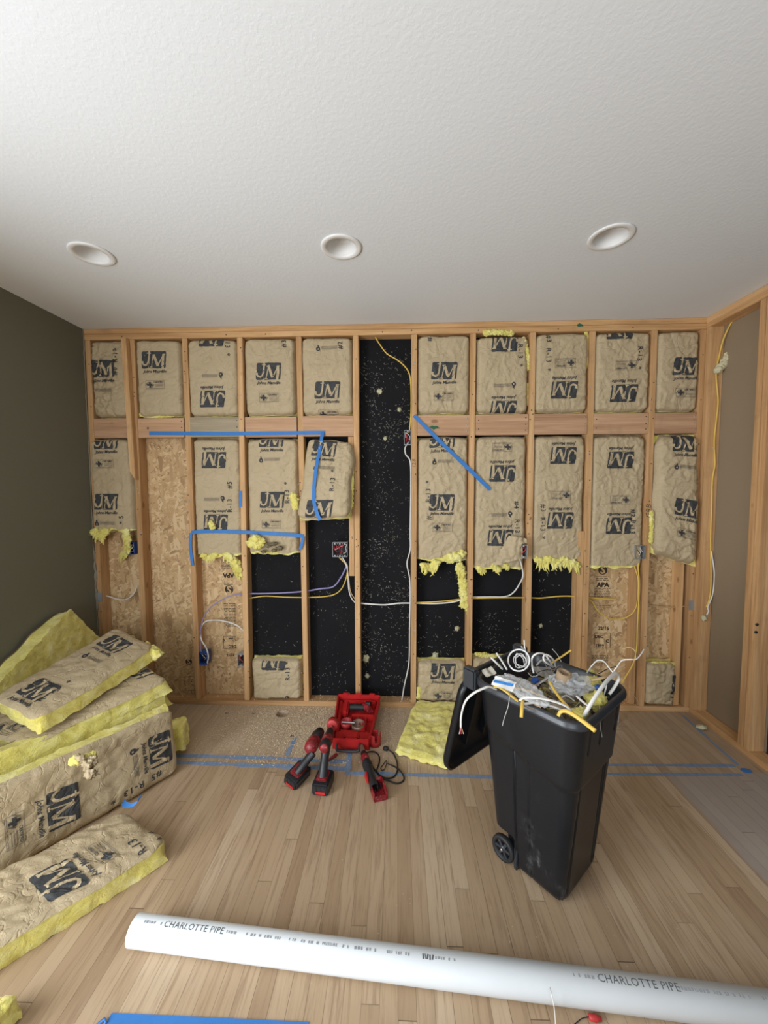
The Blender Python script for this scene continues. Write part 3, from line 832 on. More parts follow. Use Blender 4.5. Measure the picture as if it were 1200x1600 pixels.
mbs = MB(); mbs.box((OSBL[0], YB, 0), (OSBL[1], YB + .012, ZS - .002)); st1 = osb_stamp([item(s_logo(.025), 295, 1034), item(frame2(.09, .11), 298, 1068), item(txt('C', .03), 300, 1064)], YB)
mbs.add(st1.v, st1.f); mbs.mi[6:] = st1.mi
lab_osb = 'sheathing board'
structure('wall_back', mbs, [m_osb, m_stamp])
mbs = MB(); mbs.box((OSBL[0], YB, ZS), (OSBL[1], YB + .012, H))
st1 = osb_stamp([item(lines(.085, 7, .011, .0045, 1), 354, 880, pi), item(txt('APA', .045, .04), 357, 899, pi), item(lines(.07, 2, .012, .004, 2), 357, 911, pi), item(s_logo(), 358, 921, pi),
                 item(lines(.09, 16, .0115, .0045, 3), 359, 960, pi), item(frame2(.095, .098), 359, 1004, pi), item(txt('DEC', .03), 363, 1010, pi), item(txt('C', .028), 349, 1000, pi), item(txt('1999', .026), 362, 997, pi), item(txt('32/16', .028), 360, 1023, pi)], YB)
mbs.add(st1.v, st1.f); mbs.mi[6:] = st1.mi
structure('wall_back', mbs, [m_osb, m_stamp])
mbs = MB(); mbs.box((OSBR[0], YB, 0), (OSBR[1], YB + .012, H))
st1 = osb_stamp([item(s_logo(), 942, 891), item(lines(.09, 3, .012, .0045, 4), 941, 905), item(txt('APA', .047, .04), 942, 914), item(lines(.115, 6, .012, .0045, 5), 941, 927), item(lines(.11, 3, .013, .005, 7), 943, 950),
                 item(txt('32/16', .034), 943, 982), item(frame2(.115, .112), 941, 1001), item(txt('DEC', .032), 936, 995), item(txt('C', .032), 949, 1002), item(txt('1999', .032), 937, 1009), item(lines(.12, 7, .012, .005, 9), 937, 1033)], YB)
mbs.add(st1.v, st1.f); mbs.mi[6:] = st1.mi
structure('wall_back', mbs, [m_osb, m_stamp])

# glass fibre flecks stuck to the black sheathing
fk = MB(); rg = random.Random(11)
bays = [(-1.085, -.70, .05, 1.2, 60), (-.665, -.36, .05, 1.38, 130), (-.265, .10, .05, 2.62, 1250), (.14, .50, .3, 1.2, 130), (.545, .91, .2, .7, 160), (.955, 1.27, .2, 1.2, 130)]
for (x0, x1, z0, z1, n) in bays:
    cnt = 0
    while cnt < n:
        x = rg.uniform(x0, x1); z = rg.uniform(z0, z1)
        if noise.noise(Vector((x * 5, z * 3.2, 1.0))) < rg.uniform(-.25, .5):
            if rg.random() < .93: continue
        cnt += 1; L = rg.choice((.0015, .002, .003, .004, .004, .006, .010)); a = rg.uniform(0, pi)
        dx, dz = cos(a) * L, sin(a) * L; t_ = rg.uniform(.0004, .0012)
        pts = [Vector((x - dx, YB - .001, z - dz)), Vector((x + rg.uniform(-1, 1) * L * .4, YB - .003, z + rg.uniform(-1, 1) * L * .4)), Vector((x + dx, YB - .001, z + dz))]
        fk.tube(pts, [t_, t_ * 1.4, t_ * .7], 3, caps=False)
solo('insulation_flecks', fk, m_fleck, 'white glass fibre flecks stuck all over the black sheathing', 'fibre flecks', kind='stuff')
tf = MB()
for (px, py, r, s_) in ((593, 612, .016, 1), (624, 640, .012, 2), (572, 1029, .022, 3), (602, 685, .012, 4), (574, 1056, .014, 6), (845, 978, .012, 7), (714, 982, .015, 8), (680, 1025, .02, 9)):
    p = wl(px, py, YB - .006); blob(tf, p, (r, .006, r * 1.2), s_, .8); 
    for k in range(10): strand(tf, p, (rg.uniform(-1, 1), -.2, rg.uniform(-1, 1)), r * 2, .0008, rg)
solo('insulation_tufts', tf, plain('pale_fibre', (.50, .47, .30), .95, var=.3), 'small pale fibre tufts caught on the black sheathing', 'fibre flecks', kind='stuff')

# ------------------------------------------------------------------ insulation batts between the studs
def up_(px, py, it, rot=0): return (it, px, py, rot)
JM, JT, CE, FLM = jm_logo(), jm_text(), cert(), flame()
JMT = JM + JT
U = pi   # upside down
def wall_batt(label, x0, x1, z0, z1, prints, seed, torn=None, y=-.004, edge=.040, bulge=.010, amp=.0055, tufts=None, quad=None, thick=.075, group='insulation batts between the studs', drop=.03, sag=None, ew=.032, inset=.009, cr=.014):
    if quad: q = quad
    else: q = [(x0, y, z0), (x1, y, z0), (x1, y, z1), (x0, y, z1)]
    b = Batt(*q, seed=seed, amp=amp, edge=edge, bulge=bulge, torn=torn, thick=thick, sag=sag, ew=ew, inset=inset, cr=cr)
    base = (b.p[0] + b.p[1]) / 2
    t = thing('insulation_batt', label, 'insulation', base, group=None)
    pr = []
    for it, px, py, rot in prints:
        yy = b.p[0].y * .5 + b.p[2].y * .5
        P = wl(px, py, yy)
        if quad:
            d = (P - CAM); den = d.dot(b.N); P = CAM + d * ((b.p[0] - CAM).dot(b.N) / den)
        u, v = b.uv(P); pr.append((it, u, v, rot))
    wpart('paper_facing', b.facing(pr), [m_paper, m_ink, m_ink2], t, smooth=True)
    wpart('fibreglass_core', b.body(drop=drop if torn else 0), m_fib, t, smooth=True)
    if tufts:
        for (pts, r, dn) in tufts:
            m = MB(); tuft(m, [wl(px, py, yy_) for px, py, yy_ in pts], r, seed * 3.1 + pts[0][0], dn)
            wpart('torn_fibres', m, m_fib, t)
    return t, b
ZU0, ZU1 = 2.120, 2.667
def bx(i):  # bay limits at the studs
    l = -2.186 if i == 0 else ST[i][0] * .9 + ST[i][1] * .1 + HALF + .001
    r = 2.050 if i == 10 else ST[i + 1][0] * .9 + ST[i + 1][1] * .1 - HALF - .001
    return l, r
def bm_(i):
    l = -2.186 if i == 0 else (ST[i][0] + ST[i][1]) / 2 + HALF + .001
    r = 2.050 if i == 10 else (ST[i + 1][0] + ST[i + 1][1]) / 2 - HALF - .001
    return l, r
def rv(t, px, py, rot=pi / 2, size=.037): return (rtext(t, size), px, py, rot)
upper = {
 0: ('crumpled paper batt high in the narrow bay beside the left corner', [up_(163, 577, JM), up_(163, 578, JT), rv('#6  R-13', 182, 566), up_(160, 610, FLM)]),
 1: ('upper paper batt, second from the left corner, with upright print and certified box', [up_(242, 563, JMT), up_(244, 602, CE)]),
 2: ('upper paper batt above the grey blocking board, printed upside down', [up_(331, 529, JM, U), rv('13  *', 356, 545, -pi / 2), up_(333, 588, FLM, U), up_(333, 624, JMT, U)]),
 3: ('upper paper batt with #3 in its upper right corner', [up_(420.5, 581, JMT), up_(421, 622, CE), rv('#3', 444, 537)]),
 4: ('upper paper batt left of the black bay, with #2 and a low logo', [up_(509, 508, JT), up_(511, 544, FLM), rv('#2', 532, 540), up_(512, 610, JMT), up_(513, 648, CE)]),
 6: ('upper paper batt right of the black bay, upright logo above its certified box', [up_(694, 580, JMT), up_(693, 620, CE), rv('#', 671, 531)]),
 7: ('upper paper batt with yellow fibre showing along its top and right edge', [up_(788, 537, JM, U), rv('R-13  *', 812, 556, -pi / 2), up_(788, 603, FLM, U), up_(786, 640, JMT, U)]),
 8: ('upper paper batt above the bin, printed upside down with R-13 on its left', [up_(868, 516, lines(.12, 1, .01, .012, 3)), rv('#3  R-13  *', 856, 552, -pi / 2), up_(882, 568, CE, U), up_(880, 610, JMT, U)]),
 9: ('upper paper batt in the second last bay on the right, cut logo at its top', [up_(968, 517, JM, U), rv('R-13  *', 997, 560, -pi / 2), up_(976, 572, CE, U), up_(973, 615, JMT, U)]),
 10: ('upper paper batt in the last bay before the right corner', [up_(1071, 573, JMT), up_(1070, 614, CE)]),
}
for i, (lb, pr) in upper.items():
    x0, x1 = bx(i); 
    fz = None
    if i == 7: fz = [([(760, 520, .0), (780, 519, .0), (800, 521, .01)], .016, .3), ([(818, 530, .01), (823, 550, .01), (824, 575, .015)], .015, 1), ([(826, 600, .03), (826, 630, .03)], .013, 1)]
    if i == 8: fz = [([(916, 520, .02), (917, 545, .03), (917, 570, .03)], .011, 1)]
    if i == 1: fz = [([(219, 648, .03), (238, 652, .02), (270, 650, .02)], .011, .3)]
    wall_batt(lb, x0 + .001, x1 - .001, ZU0 + .003, ZU1 - (.018 if i == 7 else .003), pr, 10 + i, tufts=fz, amp=.010 if i == 0 else .0055)
ZM = 1.970
def zpx(px, py, y=0): return wl(px, py, y).z
mid = {
 0: ('middle paper batt torn off at its bottom, in the narrow bay beside the left corner', 826, [up_(167, 689, JMT), up_(165, 725, CE), up_(168, 784, JMT), rv('* 5', 192, 812), up_(166, 817, FLM)],
     [([(150, 832, -.02), (158, 838, -.02), (163, 830, -.02)], .026, 1), ([(196, 830, -.01), (199, 842, -.01), (199, 858, .02), (192, 868, .05)], .022, 1)]),
 2: ('middle paper batt left of the blue tape stub, with tape across its torn bottom', 866, [up_(335, 719, JMT, U), rv('#5', 360, 758), rv('R-13', 360, 790), up_(336, 780, FLM, U), up_(338, 816, JMT, U)],
     [([(330, 818, -.03), (332, 824, -.032)], .018, .4), ([(318, 868, .0), (326, 872, .02), (338, 866, .01)], .02, 1), ([(355, 868, .0), (364, 874, .0), (370, 884, .0), (373, 896, .01)], .026, 1)]),
 3: ('middle paper batt left of the peeling one, with a dark hole at its torn bottom', 862, [up_(425, 686, JMT), up_(422, 718, FLM), rv('R-13  *', 449, 770), up_(426, 781, JMT), up_(425, 819, CE)],
     [([(392, 848, -.03), (402, 852, -.035), (410, 846, -.03), (398, 842, -.035)], .026, .6)]),
 6: ('middle paper batt right of the black bay with a long yellow fibre tail', 872, [up_(691, 687, JMT), up_(692, 721, FLM), rv('R-13  *', 669, 768), up_(690, 785, JMT), rv('#', 670, 809), up_(691, 824, CE), up_(680, 875, lines(.05, 1, .01, .01, 2))],
     [([(663, 884, .0), (672, 888, .01), (682, 880, .0)], .022, 1.3), ([(700, 872, .0), (712, 870, .0), (722, 866, .0)], .030, .6), ([(718, 885, .0), (722, 900, .01), (724, 915, .01), (726, 930, .02), (727, 945, .02)], .026, 1)]),
 7: ('middle paper batt crumpled round the box at its lower right', 884, [up_(784, 699, CE, U), up_(784, 740, JMT, U), rv('#4', 806, 789, -pi / 2), up_(783, 804, FLM, U), rv('R-13', 807, 822, -pi / 2), up_(781, 840, JMT, U)],
     [([(748, 888, .01), (756, 892, .01)], .018, 1), ([(772, 884, .0), (779, 890, .0)], .018, 1), ([(790, 882, .0), (793, 886, .0)], .015, 1)]),
 8: ('middle paper batt above the bin with a shaggy fringe of fibre at its bottom', 872, [up_(879, 712, JMT, U), up_(875, 774, CE, U), up_(874, 813, JMT, U), rv('#3  R-13  *', 847, 815, -pi / 2)],
     [([(840, 874, .0), (848, 878, .0), (856, 874, .0), (864, 876, .0), (872, 878, .0), (880, 874, .0), (888, 878, .0), (896, 880, .0), (902, 884, .0)], .022, 1.7)]),
 9: ('middle paper batt cut straight at its bottom, left of the silver box', 878, [up_(968, 719, JMT, U), up_(967, 781, CE, U), up_(965, 821, JMT, U), rv('#2 R-13', 987, 815, -pi / 2)],
     [([(930, 882, .03), (945, 883, .03), (975, 882, .03)], .010, .6)]),
}
for i, (lb, pyb, pr, fz) in mid.items():
    x0, x1 = bm_(i); z0 = zpx(600, pyb)
    if i == 0: x0, x1 = -2.235 + .01, x1 - .01
    wall_batt(lb, x0 + .001, x1 - .001, z0 - .03, ZM - .003, pr, 30 + i, torn=.05 if i not in (9,) else .012, tufts=fz, thick=.066, y=.010 if i else -.012, bulge=.010)
# crumpled paper flap over the box on the middle batt of the bay behind the bin
# middle batt of the last bay hangs in front of the corner stud
x0 = bm_(10)[0] + .004
q = [(wl(1018, 862, -.03).x, -.03, wl(1018, 862, -.03).z - .01), (wl(1094, 886, -.05).x, -.05, wl(1094, 888, -.05).z), (wl(1095, 684, -.02).x, -.02, ZM), (x0, -.006, ZM)]
t, b = wall_batt('big loose paper batt bulging over the right corner stud', 0, 0, 0, 0, [up_(1068, 693, JMT), up_(1067, 730, FLM), rv('R-13  *', 1091, 752), up_(1070, 794, JMT), up_(1069, 834, CE)], 51, quad=q, bulge=.028, edge=.05, amp=.007,
          tufts=[([(1018, 800, -.02), (1018, 815, -.02), (1018, 830, -.02), (1017, 845, -.02)], .011, 1)], thick=.045, inset=.014, cr=.075, ew=.06)
# peeling batt
q = [(wl(463, 812, -.12).x, -.12, wl(463, 812, -.12).z), (wl(546, 806, -.14).x, -.14, wl(546, 808, -.14).z), (wl(553, 690, -.03).x, -.03, wl(553, 690, -.03).z), (wl(480, 684, -.01).x, -.01, ZM)]
def bow(a, b_): return .0
t, b = wall_batt('peeling paper batt hanging out of its bay, held by a curved blue tape', 0, 0, 0, 0, [up_(508, 702, JMT), up_(508, 732, FLM), rv('R-13  *', 521, 752), up_(500, 795, JMT)], 57, quad=q, bulge=.02, edge=.03, amp=.006, thick=.075,
          tufts=[([(458, 775, -.10), (461, 783, -.10), (461, 793, -.10)], .020, .6), ([(549, 720, -.02), (549, 760, -.04), (548, 790, -.06)], .014, 1)], ew=.03, inset=.02)
# lower offcuts
def lowb(i, lb, pyt, pr, seed, **k):
    x0, x1 = bm_(i); return wall_batt(lb, x0 + .003, x1 - .003, .042, zpx(600, pyt, .0), pr, seed, amp=.006, **k)
lowb(3, 'short paper offcut at floor level left of the two open black bays', 1032, [up_(428, 1034, JM, U), rv('R-13 *', 450, 1048), up_(436, 1091, FLM, U)], 61)
lowb(6, 'short paper offcut at floor level behind the yellow floor piece', 1033, [up_(692, 1048, JMT), up_(692, 1086, CE)], 62, tufts=[([(655, 1075, .0), (654, 1090, .0)], .012, .5)])
lowb(7, 'short paper offcut at floor level, mostly hidden by the bin', 1026, [], 63, tufts=[([(745, 1022, .02), (760, 1024, .02), (775, 1026, .02)], .014, .2)])
x0, x1 = bm_(10)
wall_batt('short crumpled paper offcut at floor level in the last bay at right', x0 + .003, 1.982, .042, zpx(1040, 1036), [up_(1060, 1073, JM, -pi / 2)], 64, amp=.010, tufts=[([(1020, 1036, .02), (1040, 1037, .02), (1055, 1038, .03)], .011, .2)], edge=.04)

# dark dusty hole and hanging fluff under the tape, paper flap by the box
m = MB(); rg = random.Random(8)
for (px, py, r) in ((418, 852, .026), (427, 850, .022), (437, 856, .024), (412, 862, .018), (428, 860, .016)):
    p = wl(px, py, -.03); blob(m, p, (r, r * .6, r * .6), px, .9)
    for k in range(14): strand(m, p, (rg.uniform(-1, 1), -.4, rg.uniform(-1, .3)), .03, .0008, rg)
solo('dirty_fibre_clump', m, m_fibdark, 'dirty grey brown fibre clump hanging under the blue tape', 'insulation')
m = MB(); vs = []; nu, nv = 16, 14; A = [wl(795, 836, -.03), wl(823, 842, -.055), wl(824, 870, -.05), wl(770, 884, -.02)]
for j in range(nv + 1):
    for i in range(nu + 1):
        a, b_ = i / nu, j / nv
        P = A[0] * (1 - a) * (1 - b_) + A[1] * a * (1 - b_) + A[2] * a * b_ + A[3] * (1 - a) * b_
        if a > .72 and .25 < b_ < .95: P = P + Vector((-.035 * (a - .7) * 3, .0, 0))
        P = P + Vector((0, -.02 * sin(a * pi) + .016 * noise.noise(P * 38) + .01 * (1 - min(1, abs(noise.noise(P * 21)) * 4)), .008 * noise.noise(P * 30 + Vector((4, 0, 0))))); vs.append(P)
m.add(vs, [(j * (nu + 1) + i, j * (nu + 1) + i + 1, (j + 1) * (nu + 1) + i + 1, (j + 1) * (nu + 1) + i) for j in range(nv) for i in range(nu)], 0, True)
solo('torn_paper_flap', m, m_paper, 'crumpled torn paper flap beside the electrical box on the stud behind the bin', 'paper scrap', smooth=True)

# ------------------------------------------------------------------ recessed ceiling lights
lab = ['recessed ceiling light on the left, above the olive wall corner', 'middle recessed ceiling light', 'recessed ceiling light on the right']
for (x, y), lb in zip(LIGHTS, lab):
    t = thing('recessed_light', lb, 'ceiling light', (x, y, H), group=None)
    m = MB(); m.lathe([(.0735, -.0005), (.0965, -.0005), (.0965, -.004), (.090, -.0065), (.071, -.0065), (.068, -.001), (.068, .004)], 48, Matrix.Translation((x, y, H)))
    for v in []: pass
    for q in range(1): wpart('trim_ring', m, m_whitepl, t, smooth=True)
    m = MB(); m.lathe([(.068, .002), (.066, .02), (.062, .045), (.058, .066)], 48, Matrix.Translation((x, y, H))); wpart('baffle', m, m_whitepl, t, smooth=True)
    m = MB(); m.lathe([(.0001, .060), (.030, .061), (.058, .066)], 40, Matrix.Translation((x, y, H))); wpart('lens', m, m_lens, t, smooth=True)

# ------------------------------------------------------------------ electrical boxes
def ebox(label, px, py, wpx, hpx, yf, mat, wires=(), depth=.06, gang=1, rim=.003, name='electrical_box'):
    c = wl(px, py, yf); s_ = (yf - CAM.y) / F_PX; hw = wpx * s_ / 2; hh = hpx * s_ / 2
    t = thing(name, label, 'electrical box', (c.x, yf, c.z - hh))
    m = MB(); x0, x1, z0, z1 = c.x - hw, c.x + hw, c.z - hh, c.z + hh; y1 = min(yf + depth, YB - .002)
    for a, b in (((x0, yf, z0), (x0 + rim, y1, z1)), ((x1 - rim, yf, z0), (x1, y1, z1)), ((x0 + rim, yf, z0), (x1 - rim, y1, z0 + rim)), ((x0 + rim, yf, z1 - rim), (x1 - rim, y1, z1)), ((x0 + rim, y1 - rim, z0 + rim), (x1 - rim, y1, z1 - rim))): m.box(a, b)
    for g in range(1, gang):
        xx = x0 + (x1 - x0) * g / gang; m.box((xx - .0015, yf, z1 - .012), (xx + .0015, y1, z1 - rim)); m.box((xx - .0015, yf, z0 + rim), (xx + .0015, y1, z0 + .012))
    for xx in [x0 + (x1 - x0) * (g + .5) / gang for g in range(gang)]:
        for zz in (z0 + .008, z1 - .008): m.box((xx - .005, yf - .001, zz - .006), (xx + .005, yf + .006, zz + .006), 0)
    wpart('box_shell', m, mat, t)
    m = MB(); m.box((x0 + rim, y1 - rim * 2, z0 + rim), (x1 - rim, y1 - rim, z1 - rim)); wpart('box_back', m, m_boxin, t)
    rg = random.Random(int(px))
    for mw in wires:
        a = Vector((rg.uniform(x0 + .01, x1 - .01), y1 - .01, z0 + .01)); 
        P = [a] + [Vector((rg.uniform(x0 + .008, x1 - .008), yf + rg.uniform(.002, .03), z0 + (z1 - z0) * q)) for q in (.3, .6, .85, .5)]
        m = MB(); m.tube(spline(P, 6), .0022, 6); wpart('wire', m, mw, t)
    return t
ebox('blue electrical box on the first stud from the left corner', 203.5, 857, 12.5, 20, .012, m_boxblue, (m_copper, m_white_cable, m_redwire))
ebox('blue electrical box low on the stud left of the mill stamps', 317, 1029, 13, 21, -.006, m_boxblue, (m_boxin, m_white_cable), gang=2)
ebox('pale electrical box low on the stud where the chipboard meets black sheathing', 376.5, 1032, 12, 20, .004, m_boxgrey, (m_redwire, m_copper, m_rubber))
ebox('wide grey electrical box full of red wires, left of the big black bay', 531, 859, 24, 23, -.002, m_boxgrey, (m_redwire, m_redwire, m_white_cable, m_redwire, m_rubber), gang=3)
ebox('slim grey electrical box with red wires, left of the stud with the slanting tape', 637, 683.5, 11, 22, -.002, m_boxgrey, (m_redwire, m_redwire, m_white_cable))
ebox('grey electrical box among the crumpled paper, on the stud behind the bin', 818, 862, 13, 21, -.06, m_boxgrey, (m_redwire, m_rubber, m_redwire), depth=.05)
ebox('silver electrical box beside the straight cut batt, near the right corner', 1000.5, 863, 15, 21, -.012, m_galv, (m_rubber, m_white_cable), depth=.05)

# nail plates
for (px0, py0, px1, py1, lb, y) in ((1076, 938, 1093, 953, 'grey metal nail plate on the right corner stud', -.0022), (153, 926, 159, 940, 'grey metal nail plate on the left corner stud', -.0022)):
    a = wl(px0, py1, y); b = wl(px1, py0, y); m = MB(); m.box((a.x, y - .0012, a.z), (b.x, y, b.z)); 
    m.box(((a.x + b.x) / 2 - .001, y - .0022, a.z), ((a.x + b.x) / 2 + .001, y - .0012, b.z))
    solo('nail_plate', m, m_galv, lb, 'metal plate')

# ------------------------------------------------------------------ cables in the wall
def cable(label, pts, r, mat, name='electrical_cable', cat='cable', k=8, r2=None, group=None):
    m = MB(); m.tube(spline([wl(*p) if len(p) == 3 else Vector(p[:3]) for p in pts], k), r, 8, r2=r2)
    m.sm = [len(f) == 4 for f in m.f]
    return solo(name, m, mat, label, cat, group=group)
cable('yellow cable drooping from the top plate in the big black bay', [(586, 526, .05), (592, 536, .045), (604, 552, .03), (620, 562, .02), (632, 572, .01), (639, 583, .0), (642, 600, .0), (642.5, 640, .0), (640.5, 668, .01), (639, 676, .02)], .0045, m_yellow_cable)
cable('white cable running down the right side of the big black bay to the floor', [(637, 693, .02), (633, 700, .01), (634, 710, .0), (641, 722, .0), (642, 760, .0), (641, 830, .0), (641, 858, .01), (636, 880, .01), (640, 903, .0), (641, 930, .0), (640, 985, .0), (639, 1035, .01), (632, 1070, .02), (628, 1094, .03)], .0045, m_white_cable)
YW = .045
cable('purple cable passing through the studs under the wide electrical box', [(381, 927, YW), (400, 927.5, YW), (440, 926.5, YW), (475, 924, YW), (500, 920, YW), (520, 917, YW), (531, 905, .03), (540, 888, .01), (541, 879, .02)], .0058, m_purple_cable)
cable('yellow cable sagging below the purple one, left of the big black bay', [(381, 937, YW), (395, 934, YW), (415, 931.5, YW), (445, 933, YW), (480, 933.5, YW), (515, 931, YW), (532, 922, .03), (541, 903, .01), (543, 885, .01), (538, 879, .02), (530, 871, .03)], .0042, m_yellow_cable)
cable('white cable curving from the wide electrical box down behind a stud', [(535, 871, .03), (541, 882, .01), (543.5, 896, .01), (545, 920, .02), (549, 934, .03), (556, 943, .045)], .0042, m_white_cable)
cable('cream cable beside the white one under the wide electrical box', [(533, 872, .03), (542, 886, .008), (545, 905, .015), (548, 925, .025), (556, 938, .045)], .0036, m_tan_cable)
cable('thick white cable crossing the big black bay at waist height', [(556, 942, YW), (575, 943.5, YW), (600, 945, YW), (625, 942.5, YW), (650, 942.5, YW), (680, 943, YW), (705, 941, YW), (722, 937, YW)], .0058, m_white_cable)
cable('yellow cable crossing three black bays right of the big one', [(640, 942, YW + .01), (655, 941.5, YW), (690, 939.5, YW), (728, 935.5, YW), (760, 934.5, YW), (790, 934, YW), (825, 934, YW), (845, 934.5, YW), (870, 932, YW), (890, 931.5, YW), (915, 933.5, YW), (940, 935.5, YW), (962, 936.5, YW)], .0052, m_yellow_cable)
cable('white cable looping up to the box among the crumpled paper', [(733, 933, YW), (765, 932.5, YW), (790, 932, YW), (803, 925, .03), (813, 910, .0), (817, 900, -.01), (816, 888, -.02), (812, 873, -.03)], .005, m_white_cable)
cable('yellow cable looping wide in front of the APA stamp', [(916, 935, YW), (925, 940, YW), (935, 955, YW), (952, 966, YW), (970, 967, YW), (985, 961, .03), (994, 948, .02), (997, 925, .0), (997, 905, .0), (993, 890, .01), (989, 879, .01)], .0042, m_yellow_cable)
cable('yellow cable hanging straight down from the silver box', [(1000, 873, .02), (997, 885, .0), (998.5, 905, -.004), (998, 940, -.004), (996, 980, -.004), (995, 1010, -.004), (990, 1035, -.01), (979, 1055, -.02), (971, 1068, -.03)], .0048, m_yellow_cable)
cable('thin cream cable curving down to the bottom plate near the right corner', [(968, 1066, -.03), (980, 1075, -.03), (990, 1086, -.02), (998, 1098, .0), (1000, 1108, .02)], .0028, m_tan_cable)
cable('cream cable crossing the last bay to the grey nail plate', [(1004, 944, YW), (1025, 947.5, YW), (1050, 949, YW), (1078, 946, YW)], .0045, m_tan_cable)
cable('white cable end hanging across the narrow bay at the left corner', [(160, 930, .05), (170, 932, .045), (182, 936, .045), (195, 937, .045), (205, 932, .04), (211, 924, .04), (214, 915, .05)], .0045, m_white_cable)
cable('yellow cable dangling beside the first bare chipboard bay', [(226, 929, .03), (229, 934, .03), (230, 946, .03), (229, 965, .03), (229, 985, .03), (231, 1003, .03)], .0036, m_yellow_cable)
cable('purple cable arching over the low blue electrical box', [(383, 929, YW), (365, 930, YW), (345, 938, .03), (328, 950, .02), (317, 968, .01), (313, 990, .0), (313, 1008, .0), (315, 1022, .01)], .0038, m_purple_cable)
cable('white cable looping between the two low electrical boxes', [(324, 1036, -.008), (325.5, 1025, -.008), (322, 1012, -.005), (315, 1000, .0), (313.5, 985, .01), (320, 972, .02), (335, 969, .03), (352, 971, .03), (370, 977, .02), (381, 986, .03)], .0048, m_white_cable)
cable('thin pale wire end below the low blue electrical box', [(325, 1036, -.006), (321, 1046, -.004), (314, 1053, .004)], .0022, m_tan_cable)
cable('thin yellow cable at the floor near the pile of batts', [(268, 1064, .03), (276, 1075, .03), (284, 1085, .03), (288, 1095, .03)], .003, m_tan_cable)
cable('thin cable rising from the bottom plate near the pile of batts', [(289, 1096, .03), (290, 1085, .03), (297, 1072, .03), (302, 1064, .05)], .003, m_tan_cable)
XS = XR - .002
def rwc(px, py, d=.006): return tuple(bp(px, py, 1, -.0405 - d)) + (0,)
cable('yellow cable running down the right corner stud from the side top plate', [rwc(1150, 494, .06), rwc(1140, 509, .05), rwc(1130, 531, .03), rwc(1124, 555), rwc(1120, 575), rwc(1119, 590), rwc(1121, 612), rwc(1122, 628), rwc(1120, 650), rwc(1116.5, 680), rwc(1116, 700), rwc(1117, 725), rwc(1113, 750), rwc(1112, 790), rwc(1110.5, 830), rwc(1110.5, 870), rwc(1111, 900), rwc(1110, 925), rwc(1107, 940), rwc(1103, 949)], .0048, m_yellow_cable)
cable('tail of yellow cable and white sheath curling at the right corner stud', [rwc(1111, 861, .01), rwc(1115, 885, .01), rwc(1116, 905, .01), rwc(1113, 930, .012), rwc(1106, 948, .02), rwc(1107, 955, .03), rwc(1104, 961, .03)], .0042, m_white_cable)
for (px, py) in ((1120, 586.5), (1115.5, 700), (1112.5, 761), (1110, 861)):
    p = Vector(rwc(px, py, .004)[:3]); m = MB(); m.tube([p + Vector((-.011, .003, 0)), p + Vector((-.007, -.006, 0)), p + Vector((.007, -.006, 0)), p + Vector((.011, .003, 0))], .0014, 6)
    solo('cable_staple', m, m_steel, {586.5: 'highest staple on the yellow corner cable, right under the pale fibre scrap', 700: 'staple on the yellow corner cable level with the slanting tape', 761: 'third staple down on the yellow corner cable', 861: 'lowest staple on the yellow corner cable, level with the silver box'}[py], 'staple')
p = Vector(rwc(1100, 966, .012)[:3]); m = MB(); blob(m, p, (.018, .012, .020), 3.3, .45); solo('fibre_scrap', m, plain('cream_fibre', (.62, .56, .36), .95, bd=.004), 'cream fibre scrap at the end of the corner cable', 'insulation')
m = MB(); tuft(m, [bp(1122, 578, 1, -.06), bp(1129, 570, 1, -.06), bp(1137, 560, 1, -.06), bp(1142, 549, 1, -.06)], .022, 77, .3); solo('fibre_scrap', m, bpy.data.materials['cream_fibre'], 'pale fibre scrap stuck behind the yellow cable on the right corner stud', 'insulation')
p = fl(1096, 1136, .012); m = MB(); blob(m, p, (.03, .02, .014), 5.3, .5); solo('fibre_scrap', m, bpy.data.materials['cream_fibre'], 'small cream fibre scrap on the floor at the right side bottom plate', 'insulation')

# ------------------------------------------------------------------ blue tape on the wall
def strip(name, label, path, width, mat, thick=.0006, k=6, wob=.0, plane='wall', parent=None, cat='tape'):
    """ribbon with world points; width direction given per path via plane"""
    P = spline(path, k) if len(path) > 2 else [Vector(path[0]).lerp(Vector(path[1]), i / 14) for i in range(15)]
    m = MB(); rows = []
    for i, p in enumerate(P):
        t_ = (P[min(i + 1, len(P) - 1)] - P[max(i - 1, 0)]).normalized()
        n = Vector((0, -1, 0)) if plane == 'wall' else (Vector((0, 0, 1)) if plane == 'floor' else Vector(plane))
        s_ = t_.cross(n).normalized(); w_ = width / 2 * (1 + wob * noise.noise(p * 40))
        n2 = s_.cross(t_).normalized()
        rows.append([p - s_ * w_, p + s_ * w_, p + s_ * w_ + n2 * thick, p - s_ * w_ + n2 * thick])
    m.rings(rows, sm=False)
    return solo(name, m, mat, label, cat)
def wp(px, py, y=-.0025): return wl(px, py, y)
TY = -.010
TW = .026
strip('blue_tape', 'long horizontal blue tape under the blocking boards on the left', [wp(233, 677), wp(370, 677.5), wp(508, 676)], TW, m_tape)
strip('blue_tape', 'curved blue tape running down over the peeling batt', [wp(504, 675, -.006), wp(500, 700, -.055), wp(495, 725, -.09), wp(491, 755, -.115), wp(490, 780, -.13), wp(494, 798, -.145), wp(500, 813, -.15)], TW * .9, m_tape)
strip('blue_tape', 'horizontal blue tape across the torn batt bottoms on the left', [wp(299, 832, -.006), wp(318, 830.5, TY), wp(345, 830.5, TY), wp(372, 831.5, TY), wp(392, 832, TY), wp(425, 834, TY), wp(460, 836, TY), wp(474, 838, -.006)], TW, m_tape)
